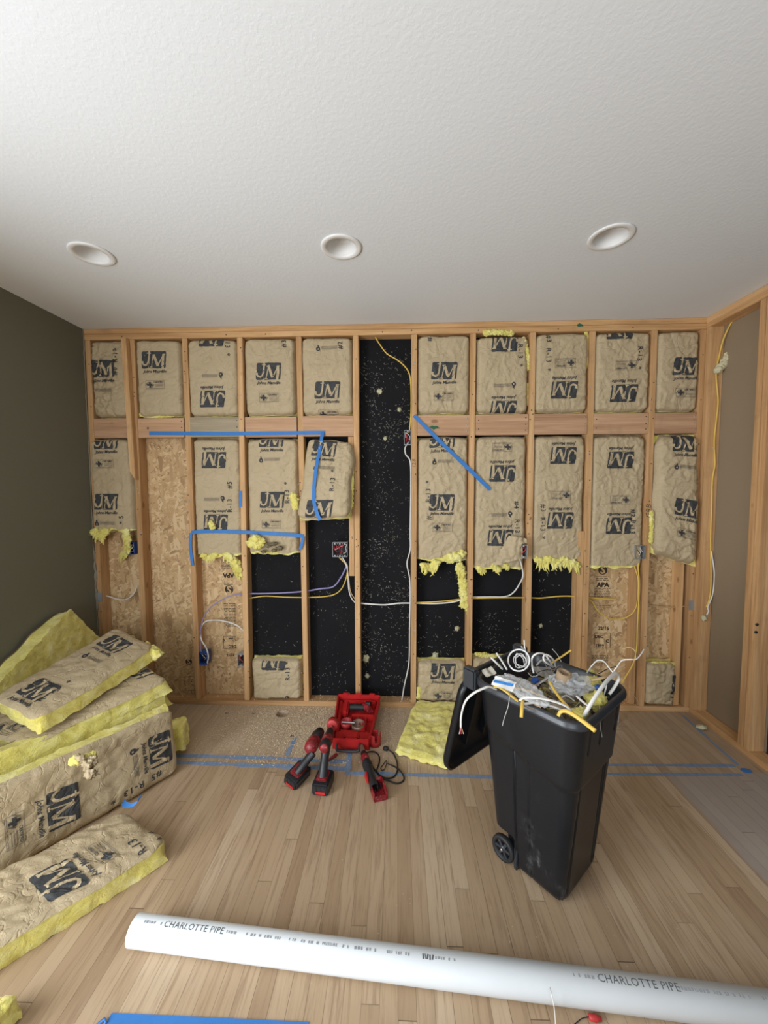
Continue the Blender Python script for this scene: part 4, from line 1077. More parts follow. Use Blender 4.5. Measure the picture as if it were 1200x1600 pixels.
strip('blue_tape', 'blue tape end hanging down on the stud left of the torn batt', [wp(298, 833, -.006), wp(297.5, 855, -.008), wp(301, 884, -.006)], TW * .85, m_tape)
strip('blue_tape', 'short twisted blue tape end at the stud left of the wide electrical box', [wp(474, 838, -.008), wp(472, 848, -.016), wp(469, 859, -.012)], TW * .8, m_tape)
strip('blue_tape', 'slanting blue tape across two bays right of the big black bay', [wp(647, 649, -.004), wp(690, 692, TY), wp(737, 737, TY), wp(766, 765, TY)], TW, m_tape)
strip('blue_tape', 'short blue tape stub on the edge of a stud, above the lower tape', [wp(376, 767), wp(376, 792)], .020, m_tape)

# ------------------------------------------------------------------ blue tape and marks on the floor
def fp(px, py, z=.0008): return fl(px, py, z)
FT = .030
strip('blue_floor_tape', 'worn blue floor tape line farther from the viewer, left of the tools', [fp(268, 1180.5), fp(400, 1184), fp(546, 1190.5)], FT, m_tapeworn, .0004, wob=.5, plane='floor')
strip('blue_floor_tape', 'worn blue floor tape line nearer to the viewer, left of the tools', [fp(274, 1191), fp(400, 1195.5), fp(541, 1201)], FT, m_tapeworn, .0004, wob=.5, plane='floor')
strip('blue_floor_tape', 'short worn blue floor tape joining the lines beside the tools', [fp(546, 1172, .0014), fp(543, 1210, .0014)], FT, m_tapeworn, .0004, wob=.5, plane='floor')
strip('blue_floor_tape', 'worn blue floor tape running from the tools behind the bin', [fp(541, 1207), fp(660, 1211), fp(770, 1214)], FT * .9, m_tapeworn, .0004, wob=.5, plane='floor')
strip('blue_floor_tape', 'short worn blue floor tape stub pointing at a small drilled hole', [fp(448, 1181, .0014), fp(461, 1153, .0014)], FT * .9, m_tapeworn, .0004, wob=.5, plane='floor')
strip('blue_floor_tape', 'worn blue floor tape right of the bin, farther line', [fp(920, 1195), fp(1148, 1196)], FT * .6, m_tapeworn, .0004, wob=.6, plane='floor')
strip('blue_floor_tape', 'worn blue floor tape right of the bin, nearer line', [fp(920, 1209), fp(1160, 1210.5)], FT * .6, m_tapeworn, .0004, wob=.6, plane='floor')
strip('blue_floor_tape', 'worn blue floor tape along the right side bottom plate', [fp(1067, 1118), fp(1110, 1157), fp(1154, 1196, )], FT * .6, m_tapeworn, .0005, wob=.6, plane='floor')
m = MB(); p = fp(1166, 1204, .0014); m.poly([p + Vector((q[0] * 1.5, q[1], 0)) for q in circ(0, 0, .020, 10)], (0, 0, .0006)); solo('blue_floor_tape', m, m_tape, 'fresh blue tape dot at the right end of the floor lines', 'tape')
strip('blue_tape_sheet', 'bright blue tape strip on the floor at the lower picture edge', [fp(160, 1610, .001) + Vector((0, 0, 0)), fp(478, 1625, .001)], .075, m_tape, .0012, plane='floor')
m = MB(); p = fp(146, 1606, .004); m.tube([p, p + Vector((.02, .018, .004)), p + Vector((.03, .01, .0))], .004, 6); solo('tape_scrap', m, m_tape, 'crumpled blue tape tip left of the bright blue floor strip', 'tape')
# sawdust
m = MB(); rg = random.Random(21); n = 0
while n < 8000:
    x = rg.gauss(-.52, .34); y = rg.uniform(-.62, -.005) if rg.random() < .75 else rg.gauss(-.2, .12)
    if y > -.004 or x < -1.3 or x > .1: continue
    if (x > -.44 and x < -.12 and y > -.5): continue
    if noise.noise(Vector((x * 6, y * 6, 4))) < rg.uniform(-.8, .5) : continue
    if math.hypot(x - fl(441.5, 1115).x, y - fl(441.5, 1115).y) < .055: continue
    dens = max(0, min(1, (y + .75) / .6))
    if rg.random() > dens: continue
    n += 1; L = rg.uniform(.0015, .0055); a = rg.uniform(0, pi); dx, dy = cos(a) * L, sin(a) * L
    z = .0005 + rg.random() * .001
    m.add([(x - dx, y - dy, z), (x + dy * .5, y - dx * .5, z + L * .5 * rg.random()), (x + dx, y + dy, z + L * .6 * rg.random()), (x - dy * .5, y + dx * .5, z)], [(0, 1, 2, 3)])
for k in range(1300):
    x = rg.uniform(-2.1, 2.0); y = rg.uniform(.002, .085); L = rg.uniform(.002, .006); a = rg.uniform(0, pi); dx, dy = cos(a) * L, sin(a) * L
    if abs(x - (-.08)) > .5 and rg.random() < .6: continue
    z = .0388; m.add([(x - dx, min(y - dy, .087), z), (x + dy * .5, min(.087, y - dx * .5), z + L * .4), (x + dx, min(.087, y + dy), z + L * .7), (x - dy * .5, min(.087, y + dx * .5), z)], [(0, 1, 2, 3)])
for k in range(260):
    x = rg.uniform(-1.2, 1.6); y = rg.uniform(-1.6, -.6); L = rg.uniform(.0008, .0025); a = rg.uniform(0, pi); dx, dy = cos(a) * L, sin(a) * L
    m.add([(x - dx, y - dy, .0006), (x + dy * .5, y - dx * .5, .001), (x + dx, y + dy, .0016), (x - dy * .5, y + dx * .5, .0006)], [(0, 1, 2, 3)])
solo('sawdust', m, m_dust, 'pale sawdust and wood crumbs scattered on the floor before the wall', 'sawdust', kind='stuff')

# ------------------------------------------------------------------ loose batts on the floor at left
def pile_batt(label, quad, seed, prints, thick=.085, amp=.004, edge=.014, bulge=.012, flip=False, ew=.03, torn=None, tufts=None, inset=.012):
    b = Batt(*quad, seed=seed, amp=amp, edge=edge, bulge=bulge, thick=thick, ew=ew, torn=torn, inset=inset)
    c = (b.p[0] + b.p[1] + b.p[2] + b.p[3]) / 4
    t = thing('loose_batt', label, 'insulation', c)
    wpart('paper_facing', b.facing(prints, .011), [m_paper, m_ink, m_ink2], t, smooth=True)
    wpart('fibreglass_core', b.body(rough=.009), m_fib, t, smooth=True)
    for pts, r, dn in (tufts or []):
        m = MB(); tuft(m, pts, r, seed, dn); wpart('torn_fibres', m, m_fib, t)
    return t, b
V = Vector
# E : big batt standing on edge, paper toward the viewer (u runs away along the floor, v up)
e0 = V((-1.86, -1.60, .004)); e1 = V((-1.238, -.690, .004)); e2 = V((-1.272, -.668, .372)); e3 = V((-1.885, -1.585, .372))
Lh = (e1 - e0).length
def on(b, px, py):
    d = (V(bp(px, py, 1, 0)) - CAM).normalized(); P = CAM + d * ((b.p[0] - CAM).dot(b.N) / d.dot(b.N)); return b.uv(P)
def pr(quad, lst):
    b = Batt(*quad, seed=1); out = []
    for it, px, py, rot in lst: u, v = on(b, px, py); out.append((it, u, v, rot))
    return out
R90 = -pi / 2
q = (e0, e1, e2, e3)
pile_batt('large batt standing on edge, paper side facing the viewer with sideways lettering', q, 71, pr(q, [(JMT, 98, 1258, R90), (CE, 22, 1295, R90), (JMT, 250, 1170, R90), (FLM, 210, 1190, R90), (rtext('#5  R-13  *', .036), 213, 1228, pi)]), tufts=None, amp=.005)
# its torn top edge
m = MB(); tuft(m, [fl(118, 1188, .385), fl(135, 1186, .375), fl(145, 1180, .38)], .02, 5.5, .3, 3)
solo('fibre_scrap', m, m_fib, 'yellow fibre sticking out at the torn top of the standing batt', 'insulation')
m = MB(); p = fl(138, 1195, .36)
for k in range(5): blob(m, p + V((rng.uniform(-.035, .035), rng.uniform(-.03, .02), rng.uniform(-.03, .03))), (.022, .014, .02), k * 3.3, .9, ICO3, 0, 3)
solo('torn_paper_flap', m, m_paper, 'crumpled torn paper at the top edge of the standing batt', 'paper scrap')
# D : batt standing behind it, yellow side visible at the top
off = V((-.105, .085, 0))
d0, d1, d2, d3 = e0 + off * 1.9, e1 + off * 1.9 + V((.02, .0, 0)), e2 + off * 1.9 + V((.01, .0, .012)), e3 + off * 1.9 + V((.0, 0, .075))
pile_batt('batt standing behind the large one, yellow side to the viewer', (d1, d0, d3, d2), 72, [], thick=.088, amp=.002, bulge=0, edge=.004)
# C : second batt from the top
c0 = fl(33, 1168, .410); c1 = fl(268, 1060, .485); c2 = c1 + V((-.37, .10, .08)); c3 = c0 + V((-.36, .13, .03))
q = (c3, c0, c1, c2)
pile_batt('paper faced batt lying second from the top of the pile', q, 73, pr(q, [(JM, 217, 1052, 0), (rtext('R *', .036), 30, 1140, 0), (CE, 8, 1145, 0)]), thick=.092, edge=.012, ew=.02, bulge=.01, inset=.02)
pile_batt('lower batt of the pile, with its yellow edge showing between the others', [p + V((.0, .0, -.105)) + V((-.03, .04, 0)) for p in q], 78, [], thick=.09, edge=.012)
# B : top batt
b0 = fl(57, 1125, .535); b1 = fl(243, 1010, .645); b2 = fl(180, 1000, .665) ; b3 = b0 + V((-.345, .12, .04))
b2 = b1 + (b3 - b0) * .98 + V((.0, .02, .03))
q = (b3, b0, b1, b2)
pile_batt('topmost paper faced batt of the pile with two dark logos', q, 74, pr(q, [(JMT, 62, 1082, 0), (FLM, 146, 1034, 0), (JMT, 180, 1010, 0), (rtext('R-13  *', .036), 88, 1085, pi / 2)]), thick=.088, amp=.005, edge=.012, inset=.02,
          tufts=[([b1 + V((.0, .0, -.045)), b1 + V((-.05, .03, -.04)), b1 + V((-.10, .05, -.03))], .03, .6)])
# A : batt leaning on the olive wall, yellow side out (paper against the wall)
xa = -2.215
A_T = V((xa, -.36, .835)); A_R = V((xa, -.08, .49)); dirA = V((0, -.88, -.475))
A_L = A_T + dirA * 1.10; A_B = A_R + dirA * 1.02
A_T.x += .01
q = (A_T, A_L, A_B, A_R)   # normal toward -x
bq = Batt(*q, seed=75)
if bq.N.x > 0: q = (A_R, A_B, A_L, A_T)
t, b = pile_batt('batt leaning against the olive wall with its yellow side to the room', q, 75, [], thick=.10, amp=.003, edge=.004, bulge=0, inset=.03,
          tufts=[([V((-2.08, -.05, .50)), V((-2.02, -.03, .50)), V((-1.98, -.03, .49))], .035, .3)])
# F : batt lying in front
f0 = V((-1.31, -1.035, .095)); f1 = V((-.985, -1.195, .088)); dF = V((-.66, -.75, 0))
f2 = f1 + dF * 1.0 + V((0, 0, .0)); f3 = f0 + dF * 1.0
q = (f1, f0, f3, f2)
bq = Batt(*q, seed=1)
if bq.N.z < 0: q = (f0, f1, f2, f3)
t, b = pile_batt('wrinkled paper faced batt lying flat in front of the standing batt', q, 76, pr(q, [(JMT, 92, 1378, 0), (CE, 160, 1335, 0), (rtext('R-13', .036), 215, 1325, 0), (rtext('*  #', .036), 245, 1305, 0)]), thick=.088, amp=.0055, edge=.012, bulge=.012, inset=.018)
# rotate the prints of F and the others as printed : handled by rotation angles above
c = fl(203, 1262, .100); m = MB(); rows = []; ud = (f1 - f0).normalized(); wd = V((.45, .55, .70)).normalized()
for i in range(25):
    a_ = pi * (1.12 * i / 24) + pi * .94
    p = c + V((.030 * cos(a_), .012 * cos(a_), .026 + .026 * sin(a_))) 
    rows.append([p, p + wd * .022, p + wd * .022 + V((.0006, 0, .0006)), p + V((.0006, 0, .0006))])
m.rings(rows, sm=False); solo('blue_tape', m, m_tape, 'curled blue tape scrap on the end of the flat batt', 'tape')
# G : yellow corner at lower left
g = [fl(34, 1548, .085), fl(-25, 1552, .085), V((-1.42, -1.98, .085)), V((-1.16, -1.95, .085))]
q = (g[0], g[1], g[2], g[3])
def slab(name, label, quad, thick, seed, cat='insulation', rough=.012):
    b = Batt(*quad, seed=seed, amp=.010, edge=.01, bulge=.0, thick=thick, ew=.03, inset=.02)
    if b.N.z < 0: b = Batt(quad[1], quad[0], quad[3], quad[2], seed=seed, amp=.010, edge=.01, bulge=.0, thick=thick, ew=.03, inset=.02)
    m = b.body(g=.014, rough=rough); return solo(name, m, m_fib, label, cat, smooth=True)
slab('fibreglass_piece', 'yellow fibreglass piece cut by the lower left picture corner', q, .08, 81)
slab('fibreglass_piece', 'pale yellow fibreglass sheet on the floor between the tools and the bin', [fl(617, 1167, .05), fl(700, 1192, .05), V((.47, -.03, .085)), V((.135, -.02, .085))], .045, 82)
slab('fibreglass_piece', 'yellow fibre edge showing behind the right end of the standing batt', [V((-1.36, -.60, .21)), V((-1.275, -.57, .21)), V((-1.29, -.47, .21)), V((-1.38, -.47, .21))], .16, 83)
# ------------------------------------------------------------------ PVC pipe
a = fl(210, 1453, .0445); b_ = fl(1200, 1579, .0445); ax = (b_ - a).normalized(); b_ = a + ax * 3.0 if (b_ - a).length < 2.2 else b_ + ax * .6
Rr = .0445; side = V((0, 0, 1)).cross(ax).normalized(); upv = ax.cross(side) * 1.0
if upv.z < 0: upv = -upv
t = None
m = MB(); Lp = (b_ - a).length; nseg = 40; ring = []
def pc(s_, ang, r): return a + ax * s_ + (side * cos(ang) + V((0, 0, 1)) * sin(ang)) * r
prof = [(0, Rr - .006), (0, Rr - .0008), (.001, Rr), (Lp, Rr), (Lp, Rr - .006)]
m.rings([[pc(s_, 2 * pi * k / nseg, r) for k in range(nseg)] for s_, r in prof + [(0, Rr - .006)]], caps=False)
def pipe_text(vs, fs, s0, ang0, mi=1, flip=1):
    bm = bmesh.new(); bv = [bm.verts.new((x, y, 0)) for x, y in vs]
    for f in fs:
        try: bm.faces.new([bv[i] for i in f])
        except ValueError: pass
    bmesh.ops.triangulate(bm, faces=bm.faces[:])
    for _ in range(3):
        le = [e for e in bm.edges if e.calc_length() > .008]
        if not le: break
        bmesh.ops.subdivide_edges(bm, edges=le, cuts=1); bmesh.ops.triangulate(bm, faces=[f for f in bm.faces if len(f.verts) > 3])
    bm.verts.index_update()
    m.add([pc(s0 + v.co.x, ang0 + v.co.y / Rr, Rr + .0006) for v in bm.verts], [tuple(v.index for v in f.verts) for f in bm.faces], mi, True); bm.free()
sgn = 1 if side.y > 0 else -1
A0 = pi / 2 - .02 if side.y > 0 else pi / 2 + .02
def ptx(txt_, px, size, bold=.0, sp=1.1):
    P = fl(px, 1453 + (px - 210) * .127 - 12, .08); s0 = (P - a).dot(ax); v, f = text2d(txt_, size, 0, bold, sp)
    v = [(x, y if sgn < 0 else -y) for x, y in v]
    pipe_text(v, f, s0, pi / 2 + (.12 if sgn > 0 else -.12), 1)
def pbars(px0, px1, hh, seed, mi=2):
    P0 = fl(px0, 1453 + (px0 - 210) * .127 - 12, .08); P1 = fl(px1, 1453 + (px1 - 210) * .127 - 12, .08); s0 = (P0 - a).dot(ax); s1 = (P1 - a).dot(ax); rg = random.Random(seed); s_ = s0; P = []
    while s_ < s1:
        l = rg.choice((.003, .005, .005, .008))
        if rg.random() < .85: P.append([(s_ - s0, hh * rg.uniform(-.1, .1)), (s_ - s0 + l, hh * rg.uniform(-.1, .1))])
        s_ += l + rg.choice((.003, .003, .004, .012))
    v, f = strokes(P, hh); pipe_text(v, f, s0, pi / 2 + (.12 if sgn > 0 else -.12), mi)
pbars(226, 252, .007, 1); ptx('CHARLOTTE PIPE', 303, .026); pbars(354, 495, .007, 2); ptx('PRESSURE', 515, .011); pbars(535, 655, .008, 3); pbars(660, 676, .013, 4, 1); pbars(680, 725, .007, 5)
pbars(896, 936, .008, 6); ptx('CHARLOTTE PIPE', 998, .028); pbars(1052, 1200, .008, 7)
m_pipeink = plain('pipe_print', (.10, .11, .12), .6); m_pipeink2 = plain('pipe_print_fine', (.30, .31, .33), .6)
solo('pvc_pipe', m, [m_pvc, m_pipeink, m_pipeink2], 'long white plastic pipe lying across the floor in the foreground', 'pipe', smooth=None)

# white thin wire and red wire nut at the lower edge
m = MB(); m.tube(spline([fl(859, 1543, .094), fl(862, 1555, .10), fl(866, 1575, .07), fl(868, 1605, .01), fl(866, 1640, .003)], 8), .0016, 6); solo('thin_wire', m, m_white_cable, 'thin white wire lying over the pipe at the lower edge', 'wire')
t = thing('wire_nut', 'small red wire nut with a dark wire on the floor at the lower edge', 'wire connector', fl(930, 1592, .0))
dq = (fl(943, 1592, .008) - fl(918, 1588, .008)); o_ = fl(920, 1589, .008); dn = dq.normalized()
mt = Matrix.Translation(o_) @ dn.to_track_quat('Z', 'Y').to_matrix().to_4x4()
m = MB(); m.lathe([(.0001, 0), (.0062, 0), (.0085, .004), (.0078, .010), (.0095, .020), (.0068, .024), (.0055, .036), (.0001, .036)][::1], 12, mt); wpart('wire_cap', m, m_redcup, t)
m = MB(); m.tube(spline([o_, o_ - dn * .02 + V((0, -.004, -.002)), fl(903, 1596, .003), fl(896, 1602, .003)], 6), .0014, 6); wpart('wire_tail', m, m_rubber, t)

# ------------------------------------------------------------------ wheeled rubbish bin
BC = V((.640, -1.130, 0)); BA = rad(-49)
BR = Matrix.Translation(BC) @ Matrix.Rotation(BA, 4, 'Z')
HB = .76
def rrp(hx, hy, r, ns=64, nc=12):
    P = []
    def side_(a, b): return [(a[0] + (b[0] - a[0]) * i / ns, a[1] + (b[1] - a[1]) * i / ns) for i in range(ns)]
    cor = [((hx - r, -hy + r), -pi / 2), ((hx - r, hy - r), 0), ((-hx + r, hy - r), pi / 2), ((-hx + r, -hy + r), pi)]
    for i, ((cx, cy), a0) in enumerate(cor):
        for k in range(nc): a = a0 + pi / 2 * k / nc; P.append((cx + r * cos(a), cy + r * sin(a)))
        e = (cx + r * cos(a0 + pi / 2), cy + r * sin(a0 + pi / 2)); nx, na = cor[(i + 1) % 4]
        P += side_(e, (nx[0] + r * cos(na), nx[1] + r * sin(na)))
    return P
bin_ = thing('wheeled_bin', 'black wheeled rubbish bin with its lid hanging open, heaped with cable scraps', 'rubbish bin', BC, (0, 0, BA))
bin_['world_parts'] = 0; bin_.scale = (1, 1, 1.03)
def lpart(name, mb, mats, parent=bin_, smooth=None, label=None):
    o = mesh_obj(name, mb, mats, None, smooth=smooth); o.parent = parent
    if label: o['label'] = label
    return o
m = MB(); rings = []; zs = [.012 + (.735 - .012) * i / 84 for i in range(85)]
for z in zs:
    f = z / .76; hx = .152 + .066 * f; hy = .150 + .060 * f; r = .045 + .015 * f
    ring = []
    for (x, y) in rrp(hx, hy, r):
        nx, ny = x / hx, y / hy
        # raised upper panel with slanted lower border
        zb = .485 + max(0, (.16 - x)) * .24
        stp = .009 * max(0, min(1, (z - zb) / .012 + .5))
        k = stp - .004
        # lower bulge
        if z < .03: k -= (.03 - z) * .5
        # vertical grooves on the two sides and the front
        if abs(ny) > .9 and z < zb - .01:
            for gx, gd, gw in ((-.045, .012, .0055), (.018, .006, .005)):
                k -= gd * max(0, 1 - abs(x - gx) / gw)
        if nx > .9 and z < .47 and z > .05:
            for gy in (.105, .085, -.12): k -= .012 * max(0, 1 - abs(y - gy) / .007)
        if nx > .86 and z > .62:
            for gy in (-.118, -.02, .12): k -= .013 * max(0, 1 - abs(y - gy) / .008)
        # dent on the near side
        if ny < -.9: k -= .005 * math.exp(-((x + .02 + (z - .52) * .25) / .03) ** 2 - ((z - .52) / .11) ** 2)
        # recess for wheels
        if x < -.055 and z < .135 and abs(ny) > .55:
            y -= math.copysign(.034 * min(1, (-.055 - x) / .02) * min(1, (.135 - z) / .01 + .2), y)
        if x < -.10 and z < .12: x = -.10 + (x + .10) * .3
        d = V((nx if abs(nx) > abs(ny) - .08 else 0, ny if abs(ny) > abs(nx) - .08 else 0, 0)); d = d.normalized() if d.length else d
        ring.append(V((x, y, z)) + d * k)
    rings.append(ring)
m.rings(rings, caps=False); m.add(rings[0], [tuple(range(len(rings[0])))[::-1]])
lpart('bin_body', m, m_bin)
m = MB(); rings = []
for (o_, z) in ((.003, .735), (.016, .733), (.021, .738), (.0215, .748), (.018, .751), (.0185, .757), (.013, .764), (.004, .765), (-.001, .760), (-.004, .72), (-.008, .60), (-.012, .45)):
    f = min(z, .76) / .76; hx = .152 + .066 * f; hy = .150 + .060 * f
    rings.append([V((x, y, z)) for x, y in rrp(hx + o_, hy + o_, .06 + o_)])
m.rings(rings, caps=False)
lpart('rim', m, m_rim, smooth=None)
# axle, wheels, skid
for sy in (-1, 1):
    mt = Matrix.Translation((-.110, sy * .148, .0525)) @ Matrix.Rotation(pi / 2 * (1 if sy < 0 else -1), 4, 'X')
    m = MB(); m.lathe([(.036, -.012), (.048, -.014), (.052, -.008), (.052, .008), (.048, .013), (.036, .011), (.036, -.012)], 36, mt)
    wh = lpart('wheel', m, m_rubber)
    m = MB(); m.lathe([(.0001, .010), (.012, .012), (.014, .004), (.014, -.01), (.0001, -.01)], 20, mt)
    for k in range(6):
        m.box((.010, -.005, -.006), (.038, .005, .008), 0, 0, mt @ Matrix.Rotation(pi / 3 * k, 4, 'Z'))
    lpart('wheel_spokes', m, m_rim, wh)
    m = MB(); m.lathe([(.0001, .0125), (.005, .0125), (.006, .0175), (.0001, .0185)], 12, mt); lpart('hub_bolt', m, m_steel, wh)
m = MB(); m.tube([(-.110, -.13, .0525), (-.110, .13, .0525)], .006, 8); lpart('axle', m, m_steel)
m = MB(); m.box((-.06, -.15, .0005), (-.045, -.115, .09), 0, .003); m.box((-.06, .115, .0005), (-.045, .15, .09), 0, .003); m.box((-.02, -.11, .0005), (.12, .11, .014), 0, .003); lpart('skid', m, m_rim)
# hinge block, handle bar and lid hanging down at the back
m = MB(); 
for sy in (-1, 1):
    m.box((-.275, sy * .195 - .02, .715), (-.222, sy * .195 + .02, .765), 0, .006)
lp = MB()
for sy in (-1,):
    lp.box((-.29, -.215, .70), (-.222, -.175, .79), 0, .008)
lpart('hinge_bracket', lp, m_rim)
lp = MB(); lp.box((-.29, .175, .70), (-.222, .215, .79), 0, .008); lpart('hinge_bracket', lp, m_rim)
m = MB(); m.tube([(-.262, -.176, .762), (-.262, .176, .762)], .012, 14); m.sm = [len(f) == 4 for f in m.f]; lpart('handle_bar', m, m_rim)
# lid: shallow tray, hinged at top
ang = math.atan2(.115, .47)
LM = Matrix.Translation((-.285, 0, .735)) @ Matrix.Rotation(ang, 4, 'Y') @ Matrix.Rotation(0, 4, 'Z')
def lidring(hx, hy, r, xo): # plane: local y across, local z down, x thickness
    return [LM @ V((xo, y, -.245 + x)) for x, y in rrp(hx, hy, r, 6, 8)]
m = MB(); m.rings([lidring(.238, .222, .07, .028), lidring(.246, .230, .075, .028), lidring(.247, .231, .075, .006), lidring(.236, .220, .07, -.010), lidring(.18, .165, .05, -.026), lidring(.10, .09, .03, -.030)], caps=False)
m.add(lidring(.10, .09, .03, -.030), [tuple(range(len(rrp(1, 1, .1, 6, 8))))])
m.rings([lidring(.238, .222, .07, .028), lidring(.234, .218, .07, .008), lidring(.225, .21, .07, -.006), lidring(.175, .16, .05, -.020), lidring(.10, .09, .03, -.024)], caps=False)
m.add(lidring(.10, .09, .03, -.024), [tuple(range(len(rrp(1, 1, .1, 6, 8))))])
for yy in (-.07, .07): m.box((-.026, yy - .006, -.42), (.004, yy + .006, -.07), 0, .002, LM)
lpart('lid', m, m_bin)

# ------------------------------------------------------------------ rubbish in the bin
m = MB(); nn = 34; vs = []
for j in range(nn + 1):
    for i in range(nn + 1):
        x = (-1 + 2 * i / nn) * .205; y = (-1 + 2 * j / nn) * .198
        if abs(x) > .15 and abs(y) > .14: x *= .93; y *= .93
        z = .655 + .035 * noise.noise(V((x * 9, y * 9, 2))) + .018 * noise.noise(V((x * 28, y * 28, 2))) + .03 * (1 - (x / .2) ** 2) * (1 - (y / .2) ** 2)
        vs.append(BR @ V((x, y, z + .025)))
m.add(vs, [(j * (nn + 1) + i, j * (nn + 1) + i + 1, (j + 1) * (nn + 1) + i + 1, (j + 1) * (nn + 1) + i) for j in range(nn) for i in range(nn)], 0, False)
m_mix = NT('mixed_rubble'); cc = m_mix.coord(); vo = m_mix.N('TexVoronoi'); vo.inputs['Scale'].default_value = 38; m_mix.L(cc, vo.inputs['Vector'])
sp = m_mix.N('SeparateColor'); m_mix.L(vo.outputs['Color'], sp.inputs[0])
colr = m_mix.ramp(sp.outputs[0], (0, (.05, .04, .035)), (.3, (.22, .16, .10)), (.5, (.35, .33, .30)), (.7, (.12, .10, .09)), (.9, (.50, .42, .12)))
m_mix = m_mix.done(colr, .8, m_mix.bump(vo.outputs['Distance'], .02, .8))
solo('rubble_fill', m, m_mix, 'mixed scraps filling the black bin below the cables', 'rubbish', kind='stuff')
def cb(px, py, z): return tuple(fl(px, py, z + (.022 if z > .5 else 0))) + (0,)
def bcable(label, pts, r, mat, r2=None, k=8, nm='cable_scrap'): return cable(label, [cb(*p) for p in pts], r, mat, nm, 'cable scrap', k, r2)
bcable('white cable scrap hanging over the left rim of the bin', [(775, 1077, .765), (765, 1073, .785), (757, 1075, .785), (742, 1082, .77), (730, 1092, .74), (724, 1104, .70), (720.5, 1120, .65), (720, 1136, .61)], .0058, m_white_cable, .004)
for (dx, mt_) in ((0, m_redwire), (2, m_copper), (-1.5, m_white_cable)):
    bcable({0: 'red wire end at the tip of the hanging white cable', 2: 'bare copper end at the tip of the hanging white cable', -1.5: 'white wire end at the tip of the hanging white cable'}[dx], [(720 + dx * .4, 1135, .61), (720.5 + dx, 1141, .60), (720.5 + dx * 2, 1147, .59)], .0014, mt_, nm='wire_end')
bcable('thick white cable scrap lying across the middle of the bin', [(812, 1094, .775), (820, 1090, .79), (835, 1090, .80), (855, 1093, .80), (875, 1099, .79), (888, 1106, .78), (895, 1116, .77)], .0068, m_white_cable, .004)
bcable('white cable scrap with a bend, parallel under the thick one', [(815, 1100, .77), (840, 1098, .775), (865, 1104, .775), (884, 1112, .765)], .006, m_grey_cable, .004)
bcable('yellow cable scrap bowed along the left rim of the bin', [(772, 1073, .78), (780, 1074, .79), (790, 1080, .79), (800, 1088, .78), (809, 1095, .765)], .0062, m_yellow_cable, .004)
bcable('short yellow cable scrap hanging straight over the near rim', [(818, 1089, .775), (816.5, 1097, .775), (815.5, 1108, .765), (814.5, 1121, .745)], .0062, m_yellow_cable, .003)
bcable('bright yellow cable scrap with a hook, poking out at the front', [(872, 1119, .765), (876, 1112, .78), (885, 1111, .79), (898, 1118, .79), (912, 1128, .785), (930, 1142, .78)], .0072, m_yellow_cable, .004)
bcable('yellow cable scrap sloping through the middle of the bin', [(859, 1066, .81), (866, 1078, .80), (876, 1092, .79), (886, 1103, .78), (891, 1110, .77)], .0062, m_yellow_cable, .004)
bcable('thick white cable loop rising at the right of the bin', [(911, 1122, .74), (916, 1112, .78), (928, 1092, .82), (942, 1072, .85), (955, 1057, .86), (964, 1053, .85), (967, 1060, .82), (961, 1072, .79), (952, 1085, .76)], .0075, m_white_cable, .005)
bcable('second white cable doubled beside the rising loop', [(914, 1118, .75), (932, 1088, .80), (948, 1066, .84), (957, 1056, .83)], .0055, m_grey_cable, .004)
bcable('thin white wire arching at the back right of the bin', [(917, 1051, .80), (925, 1040, .84), (934, 1032, .86), (944, 1034, .86), (952, 1044, .85), (958, 1051, .84)], .0026, m_white_cable)
bcable('pinkish wire reaching far right above the bin', [(958, 1050, .84), (964, 1042, .86), (972, 1032, .88), (984, 1030.5, .89), (994, 1030, .89), (1001, 1023, .90), (1006, 1015, .91)], .0024, m_white_cable)
bcable('thin pale wire loop above the right side of the bin', [(969, 1020, .89), (974, 1014, .90), (984, 1012, .91), (992, 1017, .90), (994, 1030, .88)], .0018, m_tan_cable)
bcable('dark wire joining the pinkish wire', [(935, 1053, .82), (948, 1046, .84), (963, 1041, .86)], .0018, m_rubber)
bcable('mustard cable scrap sticking up at the back of the bin', [(862, 1036, .80), (876, 1027, .83), (892, 1016, .86)], .0068, m_yellow_cable, .003)
bcable('white cable coil standing at the back of the bin', [(834, 1052, .79), (831, 1038, .82), (832, 1027, .85), (840, 1021, .87), (850, 1022, .86), (857, 1030, .84), (862, 1038, .81)], .0040, m_white_cable)
bcable('second white cable coil crossing the standing one', [(864, 1042, .79), (853, 1035, .83), (849, 1028, .85), (852, 1023, .86), (860, 1026, .85), (866, 1034, .82), (868, 1042, .79)], .0040, m_white_cable)
bcable('grey cable arc lying low behind the standing coil', [(838, 1040, .79), (846, 1032, .81), (856, 1031, .81), (868, 1035, .79)], .0042, m_grey_cable)
bcable('thin wire sticking up beside the mustard scrap', [(877, 1034, .82), (871, 1023, .85), (863, 1014, .88)], .0012, m_white_cable)
bcable('thin grey wire dangling over the near left rim', [(797, 1083, .79), (796, 1090, .785), (794, 1104, .75), (788, 1122, .70), (785, 1134, .67)], .0014, m_grey_cable)
bcable('cream cable scrap under the clear bag', [(790, 1075, .79), (805, 1075, .795), (825, 1079, .79), (842, 1086, .785), (860, 1095, .775)], .0042, m_tan_cable)
bcable('first white cable stub leaning at the back left of the bin', [(767, 1027, .84), (776, 1036, .82), (785, 1045, .79)], .0058, m_white_cable, .004)
bcable('second white cable stub leaning at the back left of the bin', [(776, 1021, .86), (783, 1031, .83), (792, 1046, .79)], .0058, m_white_cable, .004)
bcable('white wire sticking straight up before the stud behind the bin', [(823, 1024, .84), (820, 1012, .87), (819, 1000, .90)], .0030, m_white_cable)
